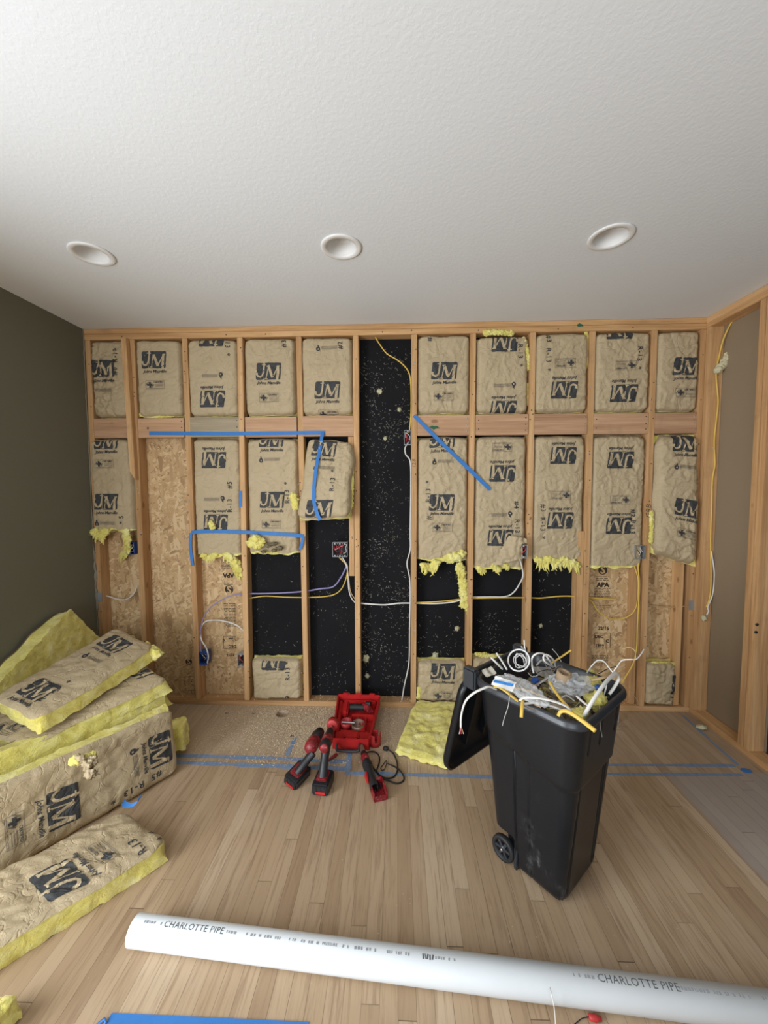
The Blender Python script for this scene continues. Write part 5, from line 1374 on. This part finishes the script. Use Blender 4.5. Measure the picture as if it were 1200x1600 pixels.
bcable('bundle of thin grey wires at the back of the bin', [(815, 1010, .86), (822, 1022, .84), (826, 1035, .81), (828, 1048, .78)], .0045, m_grey_cable)
bcable('grey cable scrap sloping left of the cardboard roll', [(862, 1056, .79), (852, 1062, .80), (840, 1069, .79)], .0052, m_grey_cable, .003)
bcable('beige strip sloping under the rising loop', [(955, 1050, .81), (944, 1058, .82), (928, 1062, .81), (915, 1064, .79)], .0075, m_tan_cable, .004)
bcable('white strip in front of the yellow fibre', [(901, 1088, .79), (910, 1096, .785), (920, 1104, .78)], .004, m_white_cable)
bcable('thin wire hanging outside the right rim', [(937, 1102, .77), (937, 1115, .75), (938, 1135, .69), (941, 1152, .64)], .0011, m_grey_cable)
bcable('dark wire curve left of the cardboard roll', [(836, 1056, .80), (842, 1050, .82), (852, 1047, .82), (861, 1047, .81)], .0014, m_rubber)
rq = random.Random(99)
for k in range(26):
    cx_, cy_ = rq.uniform(-.15, .15), rq.uniform(-.15, .15); a_ = rq.uniform(0, 2 * pi); L_ = rq.uniform(.05, .13); z_ = rq.uniform(.735, .775); P = []
    for j_ in range(5):
        a_ += rq.uniform(-.7, .7); P.append(BR @ V((max(-.18, min(.18, cx_)), max(-.17, min(.17, cy_)), z_ + .03 * sin(j_ * 1.1 + k)))); cx_ += cos(a_) * L_ / 4; cy_ += sin(a_) * L_ / 4; z_ += rq.uniform(-.006, .014)
    m = MB(); m.tube(spline(P, 5), rq.choice((.0012, .0016, .0022, .003)), 6); m.sm = [len(f) == 4 for f in m.f]; wm_ = rq.choice((m_white_cable, m_grey_cable, m_grey_cable, m_copper, m_rubber, m_tan_cable))
    solo('wire_scrap', m, wm_, 'thin loose %s wire scrap tangled in the heap in the bin' % {'white_cable': 'white', 'grey_cable': 'grey', 'copper_wire': 'bare copper', 'black_rubber': 'black', 'cream_cable': 'cream'}[wm_.name], 'wire scrap', group='thin wire scraps tangled in the bin')
for k, (px, py, r, lb) in enumerate(((925, 1068, .030, 'yellow fibre lump between the clear bag and the loop'), (930, 1096, .036, 'largest yellow fibre lump at the right of the bin'), (905, 1116, .028, 'yellow fibre lump behind the hooked yellow cable'), (922, 1054, .020, 'small yellow fibre lump at the back right of the bin'))):
    m = MB(); p = fl(px, py, .768); blob(m, p, (r, r, r * .9), k * 3.1, .5); blob(m, p + V((r * .6, .01, .005)), (r * .7, r * .6, r * .6), k * 3.1 + 1, .6)
    for q in range(12): strand(m, p, (rng.uniform(-1, 1), rng.uniform(-1, 1), rng.uniform(0, 1)), r * 1.6, .0007, rng)
    solo('fibre_scrap', m, m_fib, lb, 'insulation')
# black roll ring with wire inside
c = fl(812, 1033, .842); dr = V((-.55, -.55, .62)).normalized(); mt = Matrix.Translation(c) @ dr.to_track_quat('Z', 'Y').to_matrix().to_4x4()
t = thing('tape_roll_ring', 'black ring standing at the back left of the bin, full of thin white wire', 'ring', c)
m = MB(); m.lathe([(.044, -.018), (.050, -.020), (.050, .014), (.044, .012), (.044, -.018)], 32, mt); wpart('ring_band', m, m_rubber, t)
m = MB(); m.lathe([(.044, .0125), (.0495, .0148), (.0505, .013)], 32, mt); wpart('pale_edge', m, m_whitepl, t, label='pale rim of the ring')
m = MB(); rg = random.Random(4); P = [mt @ V((.036 * rg.uniform(.4, 1) * cos(k * 1.1), .036 * rg.uniform(.5, 1) * sin(k * 1.1), rg.uniform(-.012, .014))) for k in range(22)]
m.tube(spline(P, 5), .0016, 6); wpart('wire_tangle', m, m_white_cable, t)
# clear bags
def bag(label, c, rx, ry, rz, rot, seed, parts=()):
    m = MB(); tmp = MB(); blob(tmp, (0, 0, 0), (rx, ry, rz), seed, .30, icos(5), 0, 1.7); mt = Matrix.Translation(c) @ rot
    vs = []
    for v in tmp.v:
        v = V(v); n = 1 - min(1, abs(noise.noise(v * 22 + V((seed, 0, 0)))) * 4)
        vs.append(mt @ (v * (1 - .20 * n * n)))
    m.add(vs, tmp.f, 0, True); t = thing('plastic_bag', label, 'bag', c); wpart('bag_film', m, m_bag, t)
    for nm, mesh, mat_, lb in parts: wpart(nm, mesh, mat_, t, label=lb)
    return t
c1 = fl(814, 1076, .825); rotA = Matrix.Rotation(rad(-38), 4, 'Z') @ Matrix.Rotation(rad(12), 4, 'Y')
lb = MB(); mt = Matrix.Translation(fl(787, 1068, .852)) @ Matrix.Rotation(rad(-38), 4, 'Z') @ Matrix.Rotation(rad(28), 4, 'X')
vs = [mt @ V((x * .042, y * .022, .006 * noise.noise(V((x * 3, y * 3, 1))))) for y in (-1, -.5, 0, .5, 1) for x in (-1, -.6, -.2, .2, .6, 1)]
lb.add(vs, [(j * 6 + i, j * 6 + i + 1, (j + 1) * 6 + i + 1, (j + 1) * 6 + i) for j in range(4) for i in range(5)])
lb2 = MB(); vs = [mt @ V((x * .036, -.001 + y * .006 + .005 * x, .004 + .006 * noise.noise(V((x * 3, y, 1))))) for y in (-1, 0, 1) for x in (-1, -.6, -.2, .2, .6, 1)]
lb2.add(vs, [(j * 6 + i, j * 6 + i + 1, (j + 1) * 6 + i + 1, (j + 1) * 6 + i) for j in range(2) for i in range(5)])
bag('crumpled clear bag with a white and blue label, left in the bin', c1, .100, .046, .028, rotA, 2.2, (('white_label', lb, m_whitepl, 'white bag label'), ('blue_stripe', lb2, m_bluelabel, 'blue stripe of the label')))
c2 = fl(890, 1068, .815); bag('crumpled clear bag wrapped round a cardboard roll, right in the bin', c2, .088, .068, .034, Matrix.Rotation(rad(20), 4, 'Z'), 5.7)
m = MB(); mt = Matrix.Translation(fl(880, 1057, .845)) @ Matrix.Rotation(rad(12), 4, 'X') @ Matrix.Rotation(rad(8), 4, 'Y'); m.lathe([(.016, -.02), (.027, -.02), (.028, .020), (.016, .020), (.016, -.02)], 26, mt)
solo('cardboard_roll', m, m_cardboard, 'short brown cardboard roll in the right clear bag', 'roll')
for (px, py, s_, lb) in ((836, 1063, .014, 'small blue plastic piece in the middle of the bin'), (934, 1073, .010, 'small blue plastic piece at the right of the bin')):
    m = MB(); m.box((-s_, -s_ * .7, -s_ * .6), (s_, s_ * .7, s_ * .6), 0, .002, Matrix.Translation(fl(px, py, .825)) @ Matrix.Rotation(.6, 4, 'Z') @ Matrix.Rotation(.5, 4, 'X')); m.box((-s_ * .4, -s_ * .9, -s_ * .3), (s_ * .4, s_ * .9, s_ * .3), 0, .001, Matrix.Translation(fl(px, py, .825)) @ Matrix.Rotation(.6, 4, 'Z'))
    solo('plastic_piece', m, m_boxblue, lb, 'plastic scrap')
def paper(label, c, sx, sy, rot, seed, mat_=m_cardboard, nm='paper_scrap'):
    m = MB(); vs = []; n_ = 12
    for j in range(n_ + 1):
        for i in range(n_ + 1):
            x, y = (i / n_ - .5) * sx, (j / n_ - .5) * sy; vs.append(Matrix.Translation(c) @ rot @ V((x, y, .02 * noise.noise(V((x * 14 + seed, y * 14, seed))) + .008 * noise.noise(V((x * 50, y * 50, seed))))))
    m.add(vs, [(j * (n_ + 1) + i, j * (n_ + 1) + i + 1, (j + 1) * (n_ + 1) + i + 1, (j + 1) * (n_ + 1) + i) for j in range(n_) for i in range(n_)]); solo(nm, m, mat_, label, 'paper scrap')
paper('brown paper scrap at the near rim under the white cable', fl(832, 1099, .788), .07, .05, Matrix.Rotation(rad(-40), 4, 'Z') @ Matrix.Rotation(.5, 4, 'X'), 3)
paper('grey paper scrap behind the clear bags', fl(850, 1049, .798), .10, .05, Matrix.Rotation(.3, 4, 'Z') @ Matrix.Rotation(.3, 4, 'X'), 5, plain('grey_paper', (.36, .34, .31), .8))
paper('beige sheet at the front of the bin under the yellow cables', fl(880, 1108, .778), .09, .05, Matrix.Rotation(rad(-30), 4, 'Z') @ Matrix.Rotation(.2, 4, 'X'), 7, plain('beige_sheet', (.42, .35, .26), .8))
paper('pale card wedged at the back left corner of the bin', fl(764, 1050, .798), .05, .04, Matrix.Rotation(.5, 4, 'Z') @ Matrix.Rotation(.4, 4, 'X'), 9, plain('pale_card', (.48, .44, .36), .8))
p = fl(961, 1127, .0); m = MB(); m.lathe([(.0001, 0), (.020, 0), (.024, .004), (.022, .10), (.018, .115), (.0001, .115)], 20, Matrix.Translation((p.x, p.y, .0005))); solo('white_tube_piece', m, m_pvc, 'white tube piece on the floor, half hidden behind the bin', 'tube')
# thin wire on the floor right of the bin
cable('thin pale wire lying on the floor right of the bin', [cb(972, 1105, .01), cb(984, 1127, .006), cb(990, 1143, .003), cb(996, 1158, .003), cb(998, 1163, .003)], .0014, m_tan_cable, 'thin_wire', 'wire')

# ------------------------------------------------------------------ cordless tools
def frame(o, fwd, up):
    f = V(fwd).normalized(); u = V(up); u = (u - f * u.dot(f)).normalized(); l = u.cross(f)
    mt = Matrix((f, l, u)).transposed().to_4x4(); mt.translation = V(o); return mt   # local x = forward, y = left, z = up
def sm_all(m): m.sm = [len(f) == 4 for f in m.f]; return m
def drill(label, bat, bfwd, bup, top, rear, tip, cup, style):
    t = thing('cordless_drill', label, 'drill', (bat[0], bat[1], 0))
    B = frame(bat, bfwd, bup)
    m = MB(); m.box((-.062, -.044, -.030), (.062, .044, .030), 0, .007, B)
    for k in (-1, 0, 1): m.box((-.0645, k * .024 - .007, -.022), (-.061, k * .024 + .007, .020), 0, .001, B)
    bt = wpart('battery', m, m_tool_black, t)
    m = MB(); m.box((-.0662, -.030, -.016), (-.0645, .022, -.004), 0, 0, B); sub('battery_label', m, m_red, bt, label='red battery label')
    m = MB(); m.box((-.040, -.030, .0295), (.040, .030, .044), 0, .006, B); wpart('battery_mount', m, m_tool_red, t, label='red battery mount')
    a_ = B @ V((-.012, 0, .03)); d_ = V(top)
    m = MB(); pts = spline([a_, a_.lerp(d_, .35) + V((0, -.004, 0)), a_.lerp(d_, .7), d_], 5); m.tube(pts, [.026 - .004 * sin(pi * i / (len(pts) - 1)) for i in range(len(pts))], 14, r2=.021); sm_all(m)
    hd = wpart('handle', m, m_tool_black, t)
    m = MB(); c = a_.lerp(d_, .8) + (V(tip) - V(rear)).normalized() * .018; m.box((-.008, -.006, -.016), (.008, .006, .016), 0, .003, frame(c, V(tip) - V(rear), d_ - a_)); sub('trigger', m, m_tool_red, hd, label='red trigger')
    ax_ = V(tip) - V(rear); L = ax_.length; X = Matrix.Translation(V(rear)) @ ax_.to_track_quat('Z', 'Y').to_matrix().to_4x4()
    if style == 0:
        m = MB(); m.lathe([(.0001, -.002), (.018, -.001), (.024, .004), (.025, .008)], 24, X); wpart('rear_cap', m, m_tool_red, t, smooth=True, label='round red rear cap')
        m = MB(); m.lathe([(.025, .006), (.030, .014), (.031, .05), (.030, .056)], 24, X); wpart('motor_housing', m, m_tool_black, t, smooth=True)
        m = MB(); m.lathe([(.030, .054), (.032, .058), (.031, .10), (.028, .105)], 24, X); wpart('gear_case', m, m_tool_red, t, smooth=True, label='red gear case')
        m = MB(); m.lathe([(.028, .103), (.026, .115), (.021, .15), (.022, .165), (.014, .185), (.0001, .187)], 24, X); wpart('chuck', m, m_tool_black, t, smooth=True)
    else:
        m = MB(); m.lathe([(.0001, -.006), (.022, -.002), (.034, .012), (.038, .035), (.037, .075), (.031, .092)], 26, X); wpart('motor_housing', m, m_tool_red, t, smooth=True, label='red motor housing')
        m = MB(); m.lathe([(.031, .090), (.034, .096), (.035, .13), (.030, .14), (.027, .142), (.027, .165), (.018, .17), (.0001, .17)], 26, X); wpart('gear_case', m, m_tool_black, t, smooth=True)
        for k in range(5): m = MB(); m.box((-.003, .0355, .03 + k * .0), (.003, .0385, .07), 0, 0, X @ Matrix.Rotation(k * .3 + 2.4, 4, 'Z')); wpart('vent', m, m_whitepl if k == 2 else m_tool_black, t)
    if cup:
        m = MB(); m.lathe([(.0001, .180), (.006, .180), (.006, L - .04), (.0001, L - .04)], 12, X); wpart('arbor', m, m_steel, t, smooth=True)
        m = MB(); m.lathe([(.006, L - .042), (.031, L - .042), (.033, L - .040), (.033, L), (.030, L), (.030, L - .036), (.006, L - .036)], 30, X); hs = wpart('hole_saw', m, m_redcup, t, label='red hole saw')
    return t
bf2 = fl(505, 1222, .031)
drill('cordless drill with a red hole saw, round red rear cap to the viewer', (bf2.x, bf2.y, .031), (.12, .98, 0), (0, 0, 1), V(fl(508, 1168, .185)) + V((.004, .01, 0)), fl(506, 1171, .195), fl(521, 1128, .185), True, 0)
bf1 = fl(465, 1211, .034)
drill('cordless tool with a big red motor housing, its handle leaning left onto a black battery', (bf1.x, bf1.y, .034), (.45, .85, .1), (.35, .0, 1), fl(489, 1176, .14), fl(483, 1172, .16), fl(502, 1140, .16), False, 1)
m = MB(); m.tube(spline([fl(512, 1188, .01), fl(520, 1183, .012), fl(527, 1178, .010)], 5), [.006] * 5 + [.009] * 5 + [.004], 10); solo('red_lever_piece', m, m_tool_red, 'small red piece on the floor right of the standing drill', 'tool part')

# right angle stick tool on the floor
t = thing('multi_tool', 'slim worn red and black power tool lying with its empty battery foot toward the viewer', 'power tool', fl(580, 1210, 0))
A_ = fl(569, 1180, .030); B_ = fl(586, 1232, .030); X = Matrix.Translation(A_) @ (B_ - A_).to_track_quat('Z', 'Y').to_matrix().to_4x4(); L = (B_ - A_).length
m = MB(); m.lathe([(.0001, -.03), (.012, -.028), (.017, -.02), (.018, .0), (.020, .012)], 20, X); wpart('tool_head', m, m_tool_black, t, smooth=True)
m = MB(); c = fl(565.5, 1170, .032); m.box((-.012, -.030, -.012), (.012, .026, .012), 0, .003, Matrix.Translation(c) @ Matrix.Rotation(.35, 4, 'Z')); wpart('saw_clamp', m, m_rust, t, label='worn metal head')
m = MB(); m.lathe([(.020, .010), (.024, .02), (.0245, .045), (.022, .055)], 20, X); wpart('red_collar', m, m_tool_red, t, smooth=True, label='red collar')
m = MB(); m.lathe([(.022, .053), (.027, .07), (.026, .12), (.023, .17), (.024, L)], 20, X); wpart('grip', m, m_tool_black, t, smooth=True)
for k in range(3): m = MB(); m.lathe([(.0262, .075 + k * .012), (.0282, .078 + k * .012), (.0262, .081 + k * .012)], 20, X); wpart('grip_ridge', m, m_rubber, t)
m = MB(); c = fl(577, 1215, .035); m.tube([c + V((-.018, .05, .0)), c + V((-.016, .0, .008)), c + V((-.004, -.045, .004))], [.006, .012, .005], 8); sm_all(m); wpart('paddle_switch', m, m_red, t, label='bright red switch')
fwd = (B_ - A_); fwd.z = 0; Fm = frame(V(fl(591, 1240, .0)) + V((0, 0, .030)), fwd, (0, 0, 1))
m = MB()
for a, b in (((-.055, -.037, -.028), (.055, .037, -.022)), ((-.055, -.037, -.022), (.055, -.031, .014)), ((-.055, .031, -.022), (.055, .037, .014)), ((-.055, -.031, -.022), (-.045, .031, .020)), ((.047, -.031, -.022), (.055, .031, .0))): m.box(a, b, 0, .002, Fm)
ft = wpart('battery_foot', m, m_tool_red, t, label='open red battery foot')
for k in (-1, 0, 1): m = MB(); m.box((-.045, k * .015 - .002, -.02), (-.015, k * .015 + .002, .002), 0, 0, Fm); sub('contact', m, m_rubber if k else m_steel, ft)

# black bungee with a hook
t = thing('bungee_cord', 'thin black cord with a knob and a small hook, looped on the floor', 'cord', fl(605, 1200, 0))
m = MB(); P = [fl(572, 1177, .03), fl(578, 1174.5, .012), fl(586, 1175, .006), fl(592, 1181, .005), fl(593, 1190, .005), fl(590, 1199, .005), fl(589, 1206, .006), fl(596, 1213, .006), fl(606, 1216, .006), fl(616, 1213, .006), fl(621, 1203, .006), fl(620, 1190, .006), fl(615, 1178, .006), fl(608, 1172, .012)]
m.tube(spline(P, 6), .0042, 8); sm_all(m); cd_ = wpart('cord_loop', m, m_rubber, t)
m = MB(); P = [fl(581, 1196, .012), fl(588, 1206, .005), fl(597, 1215, .012), fl(608, 1220, .012), fl(620, 1224, .006), fl(629, 1221, .005), fl(631, 1214, .005), fl(625, 1204, .010), fl(617, 1198, .005), fl(611, 1195, .005)]
m.tube(spline(P, 6), .0042, 8); sm_all(m); wpart('cord_tail', m, m_rubber, t)
m = MB(); P = [fl(611, 1195, .006), fl(605, 1192.5, .006), fl(603.5, 1188.5, .006), fl(599, 1194, .006), fl(595, 1200, .006), fl(597, 1203.5, .006), fl(601, 1201, .006), fl(604, 1193, .006)]
m.tube(spline(P, 6), .0022, 8); sm_all(m); wpart('hook', m, m_tool_black, t)
m = MB(); mt = Matrix.Translation(fl(603, 1169.5, .012)) @ Matrix.Rotation(pi / 2, 4, 'Y'); m.lathe([(.004, -.018), (.010, -.015), (.014, -.006), (.014, .006), (.010, .015), (.004, .018)], 16, mt, caps=True); wpart('knob', m, m_rubber, t)

# ------------------------------------------------------------------ red hole saw case
CF = V((-.268, -.455, .0)); TL = math.atan2(.04, .42)
CMt = Matrix.Translation((-.288, -.465, .001)) @ Matrix.Rotation(rad(-1.5), 4, 'Z') @ Matrix.Rotation(TL, 4, 'X')   # local x right, y away, z up ; origin front centre
t = thing('hole_saw_case', 'open red plastic case full of hole saws, propped on the bottom plate', 'tool case', (-.288, -.465, 0))
CI = CMt.inverted()
def warp(m):
    out = []
    for v in m.v:
        q = CI @ V(v); q.x *= .80 + .26 * q.y / .425; out.append(CMt @ q)
    m.v = out; return m
cw, cl, ch = .142, .425, .072
m = MB()
m.box((-cw, 0, 0), (cw, cl, .004), 0, 0, CMt)
def wall_(a, b): m.box(a, b, 0, .0035, CMt)
wall_((-cw, 0, 0), (cw, .008, ch)); wall_((-cw, cl - .010, 0), (cw, cl, ch + .012)); wall_((-cw, 0, 0), (-cw + .008, cl, ch)); wall_((cw - .008, 0, 0), (cw, cl, ch))
wall_((-cw - .006, .01, ch - .006), (-cw + .008, cl, ch)); wall_((cw - .008, .01, ch - .006), (cw + .006, cl, ch))
for x in (-.09, 0, .09): wall_((x - .02, cl - .012, ch), (x + .02, cl + .004, ch + .022))
sh = wpart('case_shell', warp(m), m_red, t)
m = MB(); m.box((-cw + .01, .01, .004), (cw - .01, .10, .045), 0, .006, CMt); m.box((-.055, .02, .045), (.055, .085, .062), 0, .012, CMt); m.box((-cw + .01, .10, .004), (-cw + .035, .40, .05), 0, .006, CMt)
m.box((-.10, .375, .004), (.12, .405, .055), 0, .006, CMt); m.box((.055, .10, .004), (.085, .20, .05), 0, .006, CMt); m.box((-.03, .245, .004), (.13, .262, .05), 0, .004, CMt)
m.box((-.105, .26, .004), (-.06, .39, .058), 0, .012, CMt); m.box((-.10, .105, .004), (.11, .12, .04), 0, .004, CMt)
wpart('moulded_insert', warp(m), m_red, t)
m = MB(); P = [CMt @ V(q) for q in ((-.105, -.012, .05), (-.105, -.03, .03), (-.095, -.035, .022), (.0, -.037, .02), (.06, -.035, .022), (.07, -.03, .03), (.07, -.010, .05))]
m.tube(spline(P, 5), .009, 8); sm_all(m); wpart('carry_handle', warp(m), m_tool_black, t, label='black carry handle')
def cup(label, pos, r, h, mat_, tilt=None, nm='hole_saw'):
    pos = (pos[0] * .9, pos[1], pos[2]); mt = CMt @ Matrix.Translation(pos) @ (tilt or Matrix.Identity(4))
    m = MB(); m.lathe([(.0001, 0), (r, 0), (r, h), (r - .003, h), (r - .003, .004), (.0001, .004)], 32, mt)
    for k in range(16):
        q = mt @ Matrix.Rotation(2 * pi * k / 16, 4, 'Z'); m.add([q @ V((r - .003, -.003, h)), q @ V((r, -.003, h)), q @ V((r, .003, h)), q @ V((r - .003, .003, h)), q @ V((r - .0015, .003, h + .004))], [(0, 1, 4), (1, 2, 4), (2, 3, 4), (3, 0, 4)])
    solo(nm, m, mat_, label, 'hole saw')
cup('largest hole saw cup in the red case, rust brown at its rim', (.030, .152, .018), .042, .045, m_rust)
cup('hole saw cup left of the largest one in the red case', (-.060, .175, .018), .036, .04, m_redcup)
cup('hole saw cup behind the largest one in the red case', (.045, .222, .006), .034, .035, m_redcup)
m = MB(); m.tube([CMt @ V((-.08, .155, .066)), CMt @ V((.005, .150, .066))], .005, 8); solo('steel_arbor', m, m_steel, 'thin steel arbor lying over the hole saws', 'drill arbor')
t2 = thing('compact_driver', 'compact black and red driver lying in the far end of the red case', 'power tool', CMt @ V((.03, .32, .03)))
m = MB(); pts = [CMt @ V((-.05, .325, .052)), CMt @ V((.0, .325, .054)), CMt @ V((.045, .322, .054))]; m.tube(pts, .021, 14); sm_all(m); wpart('grip', m, m_rubber, t2)
m = MB(); pts = [CMt @ V((.042, .335, .056)), CMt @ V((.075, .31, .058)), CMt @ V((.095, .275, .056))]; m.tube(spline(pts, 4), .022, 14); sm_all(m); wpart('motor_housing', m, m_tool_red, t2)
m = MB(); pts = [CMt @ V((.060, .345, .066)), CMt @ V((.090, .340, .066))]; m.tube(pts, .018, 12); wpart('nose', m, m_tool_black, t2)
# open red hole saw cup beside the case
p = fl(586, 1163, 0); 
m = MB(); r = .037; h = .075; n_ = 36; rings = []
for (rr, z) in ((.0001, .001), (r, .001), (r, .03)): rings.append([p + V((rr * cos(2 * pi * k / n_), rr * sin(2 * pi * k / n_), z)) for k in range(n_)])
m.rings(rings, caps=False); 
m.rings([[p + V(((r - .004) * cos(2 * pi * k / n_), (r - .004) * sin(2 * pi * k / n_), z)) for k in range(n_)] for z in (.004, .03)], caps=False)
for k in range(n_):
    if k % 12 in (3, 4, 5): 
        zt = .030
    else: zt = h
    a0, a1 = 2 * pi * k / n_, 2 * pi * (k + 1) / n_
    q = [p + V((rr * cos(a), rr * sin(a), z)) for z in (.03, zt) for rr, a in ((r, a0), (r, a1), (r - .004, a1), (r - .004, a0))]
    m.add(q, [(0, 1, 5, 4), (1, 2, 6, 5), (2, 3, 7, 6), (3, 0, 4, 7), (4, 5, 6, 7)])
solo('hole_saw', m, m_redcup, 'slotted red hole saw standing open side up beside the red case', 'hole saw')

# ------------------------------------------------------------------ beyond the side opening
m = MB(); m.lathe([(.0001, 0), (.05, 0), (.05, .30), (.0001, .30)], 24, Matrix.Translation((2.55, -.05, .21)) @ Matrix.Rotation(.18, 4, 'X')); solo('paper_roll', m, m_whitepl, 'white roll leaning in the dark room beyond the right side opening', 'roll', smooth=None)
m = MB(); blob(m, (2.62, .0 - .02, .55), (.10, .03, .2), 3, .3); solo('maroon_cloth', m, m_maroon, 'maroon cloth in the room beyond the right side opening', 'cloth')
